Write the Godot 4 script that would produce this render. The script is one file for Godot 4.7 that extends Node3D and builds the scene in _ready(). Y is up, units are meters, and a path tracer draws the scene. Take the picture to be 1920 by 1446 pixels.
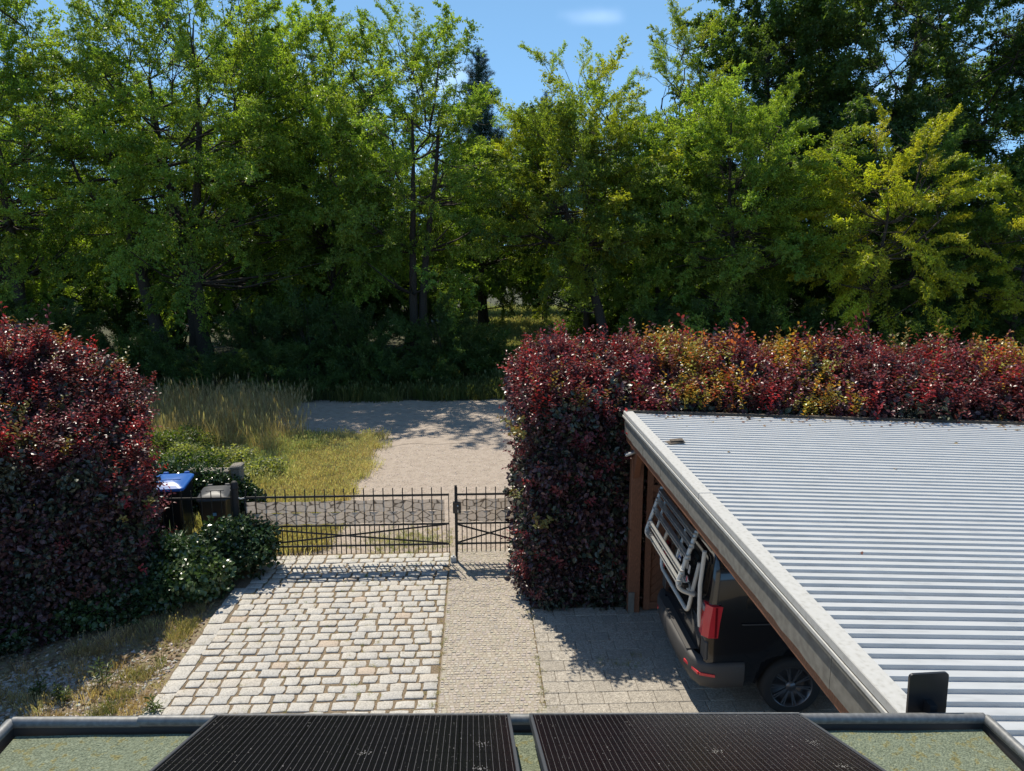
extends Node3D

var rng := RandomNumberGenerator.new()
var used := {}
var M := {}

# ------------------------------------------------------------------ colours, textures, materials
func lin(r: float, g: float, b: float) -> Color:
	return Color(r, g, b).linear_to_srgb()

func ramp(stops: Array) -> Gradient:
	var g := Gradient.new()
	var off := PackedFloat32Array()
	var col := PackedColorArray()
	for s in stops:
		off.append(s[0])
		col.append(lin(s[1], s[2], s[3]))
	g.offsets = off
	g.colors = col
	return g

func noise_tex(freq: float, kind: int, stops: Array, size := 512, oct := 4, sd := 1, cell := -1) -> NoiseTexture2D:
	var n := FastNoiseLite.new()
	n.noise_type = kind
	n.frequency = freq
	n.fractal_octaves = oct
	n.seed = sd
	if oct <= 1:
		n.fractal_type = FastNoiseLite.FRACTAL_NONE
	if cell >= 0:
		n.cellular_return_type = cell
	var t := NoiseTexture2D.new()
	t.width = size
	t.height = size
	t.seamless = true
	t.noise = n
	if stops.size() > 0:
		t.color_ramp = ramp(stops)
	return t

func mat(c: Color, rough := 0.8, metal := 0.0) -> StandardMaterial3D:
	var m := StandardMaterial3D.new()
	m.albedo_color = c
	m.roughness = rough
	m.metallic = metal
	return m

# world triplanar surface: a coloured noise, and relief
func tri_mat(tex: Texture2D, scale: float, rough: float, bump: Texture2D = null, depth := 0.0, world := true) -> StandardMaterial3D:
	var m := mat(Color.WHITE, rough)
	m.albedo_texture = tex
	m.uv1_triplanar = true
	m.uv1_world_triplanar = world
	m.uv1_scale = Vector3.ONE * scale
	if bump:
		m.heightmap_enabled = true
		m.heightmap_texture = bump
		m.heightmap_scale = depth
	return m

func leaf_mat(rough: float, back: Color) -> StandardMaterial3D:
	var m := mat(Color.WHITE, rough)
	m.vertex_color_use_as_albedo = true
	m.backlight_enabled = true
	m.backlight = back
	m.cull_mode = BaseMaterial3D.CULL_DISABLED
	return m

# ------------------------------------------------------------------ nodes
func numbered(called: String) -> String:
	var n: int = used.get(called, 0)
	used[called] = n + 1
	return called if n == 0 else "%s_%03d" % [called, n]

func thing(called: String, label: String, category: String, at := Vector3.ZERO, group := "", kind := "") -> Node3D:
	var o := Node3D.new()
	o.name = numbered(called)
	add_child(o)
	o.position = at
	tag(o, label, category, group, kind)
	return o

func tag(o: Node, label: String, category: String, group := "", kind := "") -> void:
	o.set_meta("label", label)
	o.set_meta("category", category)
	if group != "":
		o.set_meta("group", group)
	if kind != "":
		o.set_meta("kind", kind)

func part(called: String, mesh: Mesh, m: Material, parent: Node = null) -> MeshInstance3D:
	var o := MeshInstance3D.new()
	o.name = called if parent else numbered(called)
	o.mesh = mesh
	o.material_override = m
	(parent if parent else self).add_child(o, true)
	return o

func obj(called: String, st: SurfaceTool, m: Material, parent: Node = null) -> MeshInstance3D:
	st.generate_normals()
	return part(called, st.commit(), m, parent)

func struct_(called: String, st: SurfaceTool, m: Material, label: String, category: String) -> MeshInstance3D:
	var o := obj(called, st, m)
	tag(o, label, category, "", "structure")
	return o

func multi(called: String, mesh: Mesh, xf: Array, cols: PackedColorArray, m: Material, parent: Node = null) -> MultiMeshInstance3D:
	var mm := MultiMesh.new()
	mm.transform_format = MultiMesh.TRANSFORM_3D
	mm.use_colors = true
	mm.mesh = mesh
	mm.instance_count = xf.size()
	for i in xf.size():
		mm.set_instance_transform(i, xf[i])
		mm.set_instance_color(i, cols[i])
	var o := MultiMeshInstance3D.new()
	o.name = called if parent else numbered(called)
	o.multimesh = mm
	o.material_override = m
	(parent if parent else self).add_child(o, true)
	return o

# ------------------------------------------------------------------ shapes
func mb() -> SurfaceTool:
	var st := SurfaceTool.new()
	st.begin(Mesh.PRIMITIVE_TRIANGLES)
	st.set_smooth_group(-1)
	return st

func tri(st: SurfaceTool, a: Vector3, b: Vector3, c: Vector3) -> void:
	st.add_vertex(a); st.add_vertex(b); st.add_vertex(c)

func quad(st: SurfaceTool, a: Vector3, b: Vector3, c: Vector3, d: Vector3) -> void:
	tri(st, a, b, c); tri(st, a, c, d)

func otri(st: SurfaceTool, a: Vector3, b: Vector3, c: Vector3, ctr: Vector3) -> void:
	if (c - a).cross(b - a).dot((a + b + c) / 3.0 - ctr) < 0.0:
		tri(st, a, c, b)
	else:
		tri(st, a, b, c)

func oquad(st: SurfaceTool, a: Vector3, b: Vector3, c: Vector3, d: Vector3, ctr: Vector3) -> void:
	otri(st, a, b, c, ctr); otri(st, a, c, d, ctr)

func sheet(x0: float, z0: float, x1: float, z1: float, y: float) -> SurfaceTool:
	var st := mb()
	quad(st, Vector3(x0, y, z0), Vector3(x1, y, z0), Vector3(x1, y, z1), Vector3(x0, y, z1))
	return st

func box(st: SurfaceTool, c: Vector3, s: Vector3, b := Basis()) -> void:
	var h := s / 2.0
	var v := []
	for i in 8:
		v.append(c + b * Vector3(h.x * (1 if i & 1 else -1), h.y * (1 if i & 2 else -1), h.z * (1 if i & 4 else -1)))
	for f in [[0, 1, 3, 2], [4, 5, 7, 6], [0, 1, 5, 4], [2, 3, 7, 6], [0, 2, 6, 4], [1, 3, 7, 5]]:
		oquad(st, v[f[0]], v[f[1]], v[f[2]], v[f[3]], c)

# chamfered box
func bbox(st: SurfaceTool, c: Vector3, s: Vector3, e: float, b := Basis()) -> void:
	var h := s / 2.0
	var p := {}
	for i in 8:
		var g := Vector3(1 if i & 1 else -1, 1 if i & 2 else -1, 1 if i & 4 else -1)
		p[i] = [c + b * (g * Vector3(h.x, h.y - e, h.z - e)), c + b * (g * Vector3(h.x - e, h.y, h.z - e)), c + b * (g * Vector3(h.x - e, h.y - e, h.z))]
		otri(st, p[i][0], p[i][1], p[i][2], c)
	for a in 3:
		var u := 1 << ((a + 1) % 3)
		var w := 1 << ((a + 2) % 3)
		for s2 in [0, 1 << a]:
			oquad(st, p[s2][a], p[s2 | u][a], p[s2 | u | w][a], p[s2 | w][a], c)
		# edges along axis a
		var ia := 1 << a
		for k in [0, u, w, u | w]:
			var x1 := (a + 1) % 3
			var x2 := (a + 2) % 3
			oquad(st, p[k][x1], p[k][x2], p[k | ia][x2], p[k | ia][x1], c)

func bar(st: SurfaceTool, a: Vector3, b: Vector3, w: float, d: float) -> void:
	var y := (b - a).normalized()
	var x := y.cross(Vector3(0, 0, 1) if absf(y.z) < 0.9 else Vector3(1, 0, 0)).normalized()
	box(st, (a + b) / 2.0, Vector3(w, (b - a).length(), d), Basis(x, y, x.cross(y)))

func tube(st: SurfaceTool, pts: Array, radii: Array, sides := 8, caps := true) -> void:
	st.set_smooth_group(0)
	var n := pts.size()
	var prev := []
	var up := Vector3(0.3, 0.1, 1).normalized()
	for i in n:
		var t: Vector3 = (pts[mini(i + 1, n - 1)] - pts[maxi(i - 1, 0)]).normalized()
		var x := (up - t * up.dot(t))
		x = x.normalized() if x.length() > 0.01 else t.cross(Vector3(1, 0, 0)).normalized()
		up = x
		var y := t.cross(x)
		var r: float = radii[i] if radii.size() > i else radii[0]
		var ring := []
		for k in sides:
			var a := TAU * k / sides
			ring.append(pts[i] + (x * cos(a) + y * sin(a)) * r)
		if i > 0:
			var c: Vector3 = (pts[i] + pts[i - 1]) / 2.0
			for k in sides:
				oquad(st, prev[k], prev[(k + 1) % sides], ring[(k + 1) % sides], ring[k], c)
		if caps and (i == 0 or i == n - 1):
			st.set_smooth_group(-1)
			var inner: Vector3 = pts[1] if i == 0 else pts[n - 2]
			for k in sides:
				otri(st, pts[i], ring[k], ring[(k + 1) % sides], inner)
			st.set_smooth_group(0)
		prev = ring
	st.set_smooth_group(-1)

# rounded path through points: corners cut by arcs
func rounded(pts: Array, r: float, n := 6) -> Array:
	var out := [pts[0]]
	for i in range(1, pts.size() - 1):
		var p: Vector3 = pts[i]
		var a: Vector3 = p + (pts[i - 1] - p).normalized() * r
		var b: Vector3 = p + (pts[i + 1] - p).normalized() * r
		for k in n + 1:
			var t := float(k) / n
			out.append(a.lerp(p, t).lerp(p.lerp(b, t), t))
	out.append(pts[-1])
	return out

func lathe(st: SurfaceTool, prof: Array, sides: int, xf: Transform3D) -> void:
	st.set_smooth_group(0)
	for i in prof.size() - 1:
		for k in sides:
			var a := TAU * k / sides
			var b := TAU * (k + 1) / sides
			var q := []
			for e in [[i, a], [i, b], [i + 1, b], [i + 1, a]]:
				q.append(xf * Vector3(prof[e[0]].x * cos(e[1]), prof[e[0]].y, prof[e[0]].x * sin(e[1])))
			quad(st, q[0], q[1], q[2], q[3])
	st.set_smooth_group(-1)

# polygon in local xy, pushed along local z by depth
func prism(st: SurfaceTool, poly: PackedVector2Array, depth: float, xf: Transform3D) -> void:
	var idx := Geometry2D.triangulate_polygon(poly)
	var mid := Vector2.ZERO
	for p in poly:
		mid += p / poly.size()
	var ctr := xf * Vector3(mid.x, mid.y, depth / 2)
	for i in range(0, idx.size(), 3):
		for d in [0.0, depth]:
			var q := []
			for k in 3:
				q.append(xf * Vector3(poly[idx[i + k]].x, poly[idx[i + k]].y, d))
			otri(st, q[0], q[1], q[2], ctr)
	for i in poly.size():
		var a := poly[i]
		var b := poly[(i + 1) % poly.size()]
		oquad(st, xf * Vector3(a.x, a.y, 0), xf * Vector3(b.x, b.y, 0), xf * Vector3(b.x, b.y, depth), xf * Vector3(a.x, a.y, depth), ctr)

func round_rect(w: float, h: float, r: float, n := 5) -> PackedVector2Array:
	var p := PackedVector2Array()
	for c in 4:
		var o := Vector2((w / 2 - r) * (1 if c == 0 or c == 3 else -1), (h / 2 - r) * (1 if c < 2 else -1))
		for k in n + 1:
			var a := PI / 2 * c + PI / 2 * k / n
			p.append(o + Vector2(cos(a), sin(a)) * r)
	return p

# ------------------------------------------------------------------ leaves
func leaf(st: SurfaceTool, b: Vector3, d: Vector3, n: Vector3, l: float, w: float, tint: Color, full := false) -> void:
	var s := d.cross(n).normalized()
	n = s.cross(d).normalized()
	st.set_color(tint)
	var t := b + d * l - n * l * 0.12
	if full:
		var m1 := b + d * l * 0.5 - n * l * 0.02
		var r1 := b + d * l * 0.28 + s * w * 0.46 + n * w * 0.14
		var r2 := b + d * l * 0.68 + s * w * 0.40 + n * w * 0.08
		var l1 := b + d * l * 0.28 - s * w * 0.46 + n * w * 0.14
		var l2 := b + d * l * 0.68 - s * w * 0.40 + n * w * 0.08
		tri(st, b, r1, m1); tri(st, r1, r2, m1); tri(st, r2, t, m1)
		tri(st, b, m1, l1); tri(st, l1, m1, l2); tri(st, l2, m1, t)
	else:
		var r := b + d * l * 0.45 + s * w * 0.5 + n * w * 0.12
		var q := b + d * l * 0.45 - s * w * 0.5 + n * w * 0.12
		tri(st, b, r, t); tri(st, b, t, q)

func dir3(r: RandomNumberGenerator) -> Vector3:
	var z := r.randf_range(-1, 1)
	var a := r.randf() * TAU
	var q := sqrt(1 - z * z)
	return Vector3(q * cos(a), z, q * sin(a))

# a tuft of leaves within an ellipsoid of the given size
func spray(n: int, size: Vector3, ll: float, lw: float, sd: int, full := false, droop := 0.25, vary := 0.3) -> ArrayMesh:
	var r := RandomNumberGenerator.new()
	r.seed = sd
	var st := mb()
	for i in n:
		var p := dir3(r) * pow(r.randf(), 0.5) * size
		var d := (p.normalized() * 0.7 + dir3(r) * 0.8 - Vector3(0, droop, 0)).normalized()
		var nn := (Vector3(0, 1, 0) + dir3(r) * 0.9).normalized()
		if absf(nn.dot(d)) > 0.95:
			nn = nn.cross(Vector3(1, 0, 0)).normalized()
		var k := 1.0 + r.randf_range(-vary, vary)
		var sc := r.randf_range(0.75, 1.2)
		leaf(st, p, d, nn, ll * sc, lw * sc, Color(k * r.randf_range(0.9, 1.1), k, k * r.randf_range(0.85, 1.1)), full)
	st.generate_normals()
	return st.commit()

# an upright shoot: a thin twig with leaves set along it
func shoot(h: float, n: int, ll: float, lw: float, sd: int, stalks := 1, spread := 0.0) -> ArrayMesh:
	var r := RandomNumberGenerator.new()
	r.seed = sd
	var st := mb()
	for s in stalks:
		var b := Vector3(r.randf_range(-spread, spread), 0, r.randf_range(-spread, spread))
		var hh := h * r.randf_range(0.55, 1.15)
		var tint := r.randf_range(0.7, 1.3)
		st.set_color(Color(0.6, 0.6, 0.5))
		var bend := Vector3(r.randf_range(-0.3, 0.3), 0, r.randf_range(-0.3, 0.3)) * hh + b * 0.5
		var pts := []
		for i in 4:
			var t := i / 3.0
			pts.append(b + Vector3(0, hh * t, 0) + bend * t * t)
		tube(st, pts, [0.004, 0.0035, 0.003, 0.002], 3, false)
		for i in n:
			var t := (i + 0.5) / n
			var a := i * 2.4 + r.randf()
			var o := Vector3(cos(a), 0.45 + r.randf_range(-0.3, 0.3), sin(a)).normalized()
			var k := tint * r.randf_range(0.75, 1.3)
			leaf(st, b + Vector3(0, hh * t, 0) + bend * t * t + o * 0.01, o, Vector3(-o.x * 0.3, 1, -o.z * 0.3) + dir3(r) * 0.5, ll * r.randf_range(0.7, 1.1), lw * r.randf_range(0.8, 1.1), Color(k, k * r.randf_range(0.8, 1.2), k), true)
	st.generate_normals()
	return st.commit()

func tuft(n: int, h: float, spread: float, w: float, lean: float, sd: int, seeds := false) -> ArrayMesh:
	var r := RandomNumberGenerator.new()
	r.seed = sd
	var st := mb()
	for i in n:
		var a := r.randf() * TAU
		var o := Vector3(cos(a), 0, sin(a))
		var b := o * spread * r.randf()
		var s := Vector3(-sin(a + r.randf() * 3), 0, cos(a + r.randf() * 3)).normalized() * w
		var hh := h * r.randf_range(0.55, 1.1)
		var le := lean * r.randf_range(0.3, 1.2)
		var m := b + Vector3(0, hh * 0.6, 0) + o * hh * le * 0.35
		var t := b + Vector3(0, hh * r.randf_range(0.85, 1.0), 0) + o * hh * le
		var k := r.randf_range(0.75, 1.25)
		st.set_color(Color(k, k * r.randf_range(0.9, 1.1), k))
		tri(st, b - s, m - s * 0.7, b + s); tri(st, b + s, m - s * 0.7, m + s * 0.7)
		tri(st, m - s * 0.7, t, m + s * 0.7)
		if seeds and i % 3 == 0:
			var e := s.normalized() * w * 2.2
			tri(st, t - Vector3(0, hh * 0.12, 0), t - e, t + Vector3(0, hh * 0.1, 0))
			tri(st, t - Vector3(0, hh * 0.12, 0), t + Vector3(0, hh * 0.1, 0), t + e)
	st.generate_normals()
	return st.commit()

# a leafy bough growing along +x: side twigs off a drooping axis, leaves along every twig
func bough(L: float, twigs: int, per: int, ll: float, lw: float, sd: int, thick := 0.5, droop := 0.25) -> ArrayMesh:
	var r := RandomNumberGenerator.new()
	r.seed = sd
	var st := mb()
	var axis := func(u: float) -> Vector3:
		return Vector3(L * u, 0.10 * L * sin(u * 2.2) - droop * 0.3 * L * u * u, 0.06 * L * sin(u * 5.0 + sd))
	st.set_color(Color(0.35, 0.22, 0.5))
	var ap := []
	for i in 6:
		ap.append(axis.call(i / 5.0))
	tube(st, ap, [0.016, 0.013, 0.010, 0.008, 0.006, 0.003], 3, false)
	for i in twigs:
		var u := 0.12 + 0.88 * (i + r.randf()) / twigs
		var b: Vector3 = axis.call(u)
		var a := r.randf() * TAU
		var d := Vector3(r.randf_range(0.25, 0.9), sin(a) * thick + 0.12, cos(a)).normalized()
		var tl := L * r.randf_range(0.16, 0.42) * (1.15 - 0.6 * u)
		var e := b + d * tl - Vector3(0, droop * tl * 0.4, 0)
		st.set_color(Color(0.35, 0.22, 0.5))
		tube(st, [b, e], [0.005, 0.002], 3, false)
		for k in per:
			var w := (k + r.randf()) / per
			var p := b.lerp(e, w) + dir3(r) * 0.05 * L * r.randf()
			var o := (d * 0.6 + dir3(r) * 0.9 - Vector3(0, droop, 0)).normalized()
			var nn := (Vector3(0, 1, 0) + dir3(r) * 0.75).normalized()
			if absf(nn.dot(o)) > 0.95:
				nn = nn.cross(Vector3(1, 0, 0)).normalized()
			var kk := r.randf_range(0.7, 1.3)
			var sc := r.randf_range(0.7, 1.2)
			leaf(st, p, o, nn, ll * sc, lw * sc, Color(kk * r.randf_range(0.88, 1.12), kk, kk * r.randf_range(0.8, 1.15)))
	st.generate_normals()
	return st.commit()

# x along d, y roughly up
func along(d: Vector3, r: RandomNumberGenerator, sc: Vector3) -> Basis:
	var x := d.normalized()
	var z := x.cross(Vector3(0, 1, 0))
	z = z.normalized() if z.length() > 0.05 else Vector3(0, 0, 1)
	return Basis(x, z.cross(x), z).rotated(x, r.randf_range(-0.6, 0.6)) * Basis.from_scale(sc)

func foliage(called: String, meshes: Array, xf: Array, cols: PackedColorArray, m: Material, parent: Node) -> void:
	var n := meshes.size()
	for k in n:
		var x := []
		var c := PackedColorArray()
		for i in range(k, xf.size(), n):
			x.append(xf[i])
			c.append(cols[i])
		multi(called, meshes[k], x, c, m, parent).set_meta("kind", "stuff")

func rand_basis(r: RandomNumberGenerator, s: float, tilt := 0.4) -> Basis:
	return Basis(Vector3(0, 1, 0), r.randf() * TAU).rotated(Vector3(1, 0, 0), r.randf_range(-tilt, tilt)).rotated(Vector3(0, 0, 1), r.randf_range(-tilt, tilt)).scaled(Vector3.ONE * s)

func jitter(c: Color, r: RandomNumberGenerator, a: float) -> Color:
	var k := 1.0 + r.randf_range(-a, a)
	return Color(c.r * k * (1 + r.randf_range(-a, a) * 0.4), c.g * k, c.b * k * (1 + r.randf_range(-a, a) * 0.4))

# ------------------------------------------------------------------ trees
func tree(called: String, label: String, at: Vector3, H: float, R: float, cb: float, c1: Color, c2: Color, o: Dictionary) -> void:
	var r := RandomNumberGenerator.new()
	r.seed = o.get("seed", 1)
	var t := thing(called, label, "tree", at, "trees beyond the track")
	var st := mb()
	var lean: Vector3 = o.get("lean", Vector3.ZERO)
	var r0: float = o.get("r", 0.22)
	var skel := []
	var c := Vector3(lean.x, cb + (H - cb) * 0.5, lean.z)
	var rad := Vector3(R, (H - cb) * 0.5, R * o.get("deep", 0.9))
	for s in o.get("stems", [Vector3.ZERO]):
		var pts := []
		var rr := []
		var wob := Vector3(r.randf_range(-1, 1), 0, r.randf_range(-1, 1)) * 0.4
		for i in 7:
			var u := i / 6.0
			var p: Vector3 = s * (1.0 + u * 1.6) + lean * pow(u, 0.8) + wob * sin(u * 5.0) + Vector3(0, u * (H * 0.74), 0)
			pts.append(p)
			rr.append(lerpf(r0 * (1.35 if i == 0 else 1.0), r0 * 0.2, u))
			if p.y > cb * 0.6:
				skel.append([p, rr[-1]])
		tube(st, pts, rr, 9)
	var nz := FastNoiseLite.new()
	nz.seed = o.get("seed", 1)
	nz.frequency = 1.0
	for i in o.get("limbs", 10):
		var d := dir3(r)
		d.y = absf(d.y) * 0.9 - 0.15
		var e: Vector3 = c + d.normalized() * rad * r.randf_range(0.5, 0.78)
		var best = skel[0]
		for q in skel:
			if absf(q[0].y - (e.y - (e - c).length() * 0.6)) < absf(best[0].y - (e.y - (e - c).length() * 0.6)):
				best = q
		var a: Vector3 = best[0]
		var lp := []
		var lr := []
		for k in 6:
			var u := k / 5.0
			lp.append(a.lerp(e, u) + Vector3(0, -sin(u * PI) * 0.35, 0) + Vector3(r.randf_range(-1, 1), 0, r.randf_range(-1, 1)) * 0.16 * sin(u * PI))
			lr.append(lerpf(best[1] * 0.6, 0.03, u))
		tube(st, lp, lr, 6)
		for k in range(1, 6):
			skel.append([lp[k], lr[k]])
	var xf := []
	var cols := PackedColorArray()
	var bl: float = o.get("bough", 1.0)
	var low: float = o.get("low", -1.0)
	var n: int = o.get("n", 200)
	for i in n + int(o.get("leaders", 0)):
		var d := dir3(r)
		if d.y < low:
			d.y = -d.y
		var lead := i >= n
		if d.y > 0.35 and not lead and r.randf() < 0.06:
			continue
		if lead:
			d = Vector3(r.randf_range(-0.8, 0.8), 1.0, r.randf_range(-0.6, 0.6)).normalized()
		var f := (0.25 + 0.70 * pow(r.randf(), 0.5)) * (0.90 + 0.52 * nz.get_noise_3dv(d * 1.6))
		if lead:
			f = r.randf_range(0.78, 0.92)
		var p: Vector3 = c + d * rad * f
		var go := (d * Vector3(1, 0.75, 1) + Vector3(0, o.get("rise", 0.0), 0) + dir3(r) * 0.4).normalized()
		var sc := Vector3.ONE * bl * r.randf_range(0.65, 1.15)
		if lead:
			go = (Vector3(d.x * 0.8, 0.8, d.z * 0.8) + dir3(r) * 0.6).normalized()
			sc = Vector3(0.9, 0.8, 0.8) * r.randf_range(0.6, 1.1)
		p -= go * 0.6 * sc.x
		if p.y < 0.4:
			continue
		var best = skel[0]
		var bd := 1e9
		for s in skel:
			var dd: float = (s[0] - p).length() + maxf(0.0, s[0].y - p.y) * 1.6
			if dd < bd:
				bd = dd
				best = s
		var a: Vector3 = best[0]
		var mid: Vector3 = a.lerp(p, 0.5) + Vector3(r.randf_range(-0.2, 0.2), -0.1 * (p - a).length() * r.randf(), r.randf_range(-0.2, 0.2))
		var w: float = clampf(best[1] * 0.5, 0.012, 0.045)
		tube(st, [a, mid, p], [w, w * 0.75, 0.014], 4, false)
		xf.append(Transform3D(along(go, r, sc), p))
		cols.append(jitter(c1.lerp(c2, r.randf()), r, 0.18))
	obj("trunk", st, o.get("bark", M.bark), t)
	foliage("crown", o.get("mesh", M.boughs), xf, cols, o.get("leafmat", M.leaf), t)

func pine(label: String, at: Vector3, H: float, R: float, sd: int) -> void:
	var r := RandomNumberGenerator.new()
	r.seed = sd
	var t := thing("pine_tree", label, "tree", at, "pines behind the trees")
	var st := mb()
	tube(st, [Vector3.ZERO, Vector3(0.1, H * 0.5, 0), Vector3(0, H, 0)], [0.22, 0.15, 0.03], 8)
	var xf := []
	var cols := PackedColorArray()
	var y := H * 0.35
	while y < H - 0.2:
		var u := (y - H * 0.35) / (H * 0.65)
		var len := R * (1.0 - u * 0.72) * r.randf_range(0.75, 1.15)
		for k in 5:
			var a := r.randf() * TAU
			var go := Vector3(cos(a), 0.35 + 0.75 * u, sin(a)).normalized()
			xf.append(Transform3D(along(go, r, Vector3.ONE * len * 0.75), Vector3(0, y, 0)))
			cols.append(jitter(Color(0.045, 0.085, 0.045), r, 0.2))
		y += r.randf_range(0.35, 0.6)
	for k in 3:
		xf.append(Transform3D(along(Vector3(0.1 * k - 0.1, 1, 0.05), r, Vector3(0.6, 0.4, 0.4)), Vector3(0, H - 0.5, 0)))
		cols.append(Color(0.045, 0.085, 0.045))
	obj("trunk", st, M.bark, t)
	foliage("crown", [M.needles], xf, cols, M.leaf_dull, t)

# a bush built of leafy stems from the ground up
func bush(called: String, label: String, cat: String, at: Vector3, size: Vector3, n: int, c1: Color, c2: Color, meshes: Array, m: Material, sd: int, group := "", sprays := false, sc := 1.0) -> void:
	var r := RandomNumberGenerator.new()
	r.seed = sd
	var t := thing(called, label, cat, at, group)
	var st := mb()
	var nz := FastNoiseLite.new()
	nz.seed = sd
	nz.frequency = 1.1
	for i in 9:
		var d := dir3(r)
		var e := Vector3(d.x * size.x * 0.6, size.y * r.randf_range(0.5, 0.9), d.z * size.z * 0.6)
		tube(st, [Vector3(d.x * 0.06, 0, d.z * 0.06), Vector3(e.x * 0.35, e.y * 0.5, e.z * 0.35), e], [0.022 * size.y * 0.6, 0.013 * size.y * 0.6, 0.004], 5, false)
	var xf := []
	var cols := PackedColorArray()
	for i in n:
		var d := dir3(r)
		var f := pow(r.randf(), 0.4) * (0.85 + 0.5 * nz.get_noise_3dv(d * 2.0))
		var p := Vector3(d.x * size.x * f, size.y * (0.48 + 0.46 * d.y * f), d.z * size.z * f)
		p.y = maxf(p.y, 0.06)
		if sprays:
			var go := (Vector3(d.x, maxf(d.y, -0.2) * 0.8 + 0.45, d.z) + dir3(r) * 0.4).normalized()
			var k := sc * r.randf_range(0.6, 1.1)
			p -= go * 0.7 * k
			p.y = maxf(p.y, 0.06)
			xf.append(Transform3D(along(go, r, Vector3.ONE * k), p))
		else:
			xf.append(Transform3D(rand_basis(r, sc * r.randf_range(0.75, 1.25), 0.6), p))
		cols.append(jitter(c1.lerp(c2, r.randf()), r, 0.2))
	obj("stem", st, M.bark, t)
	foliage("foliage", meshes, xf, cols, m, t)

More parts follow.
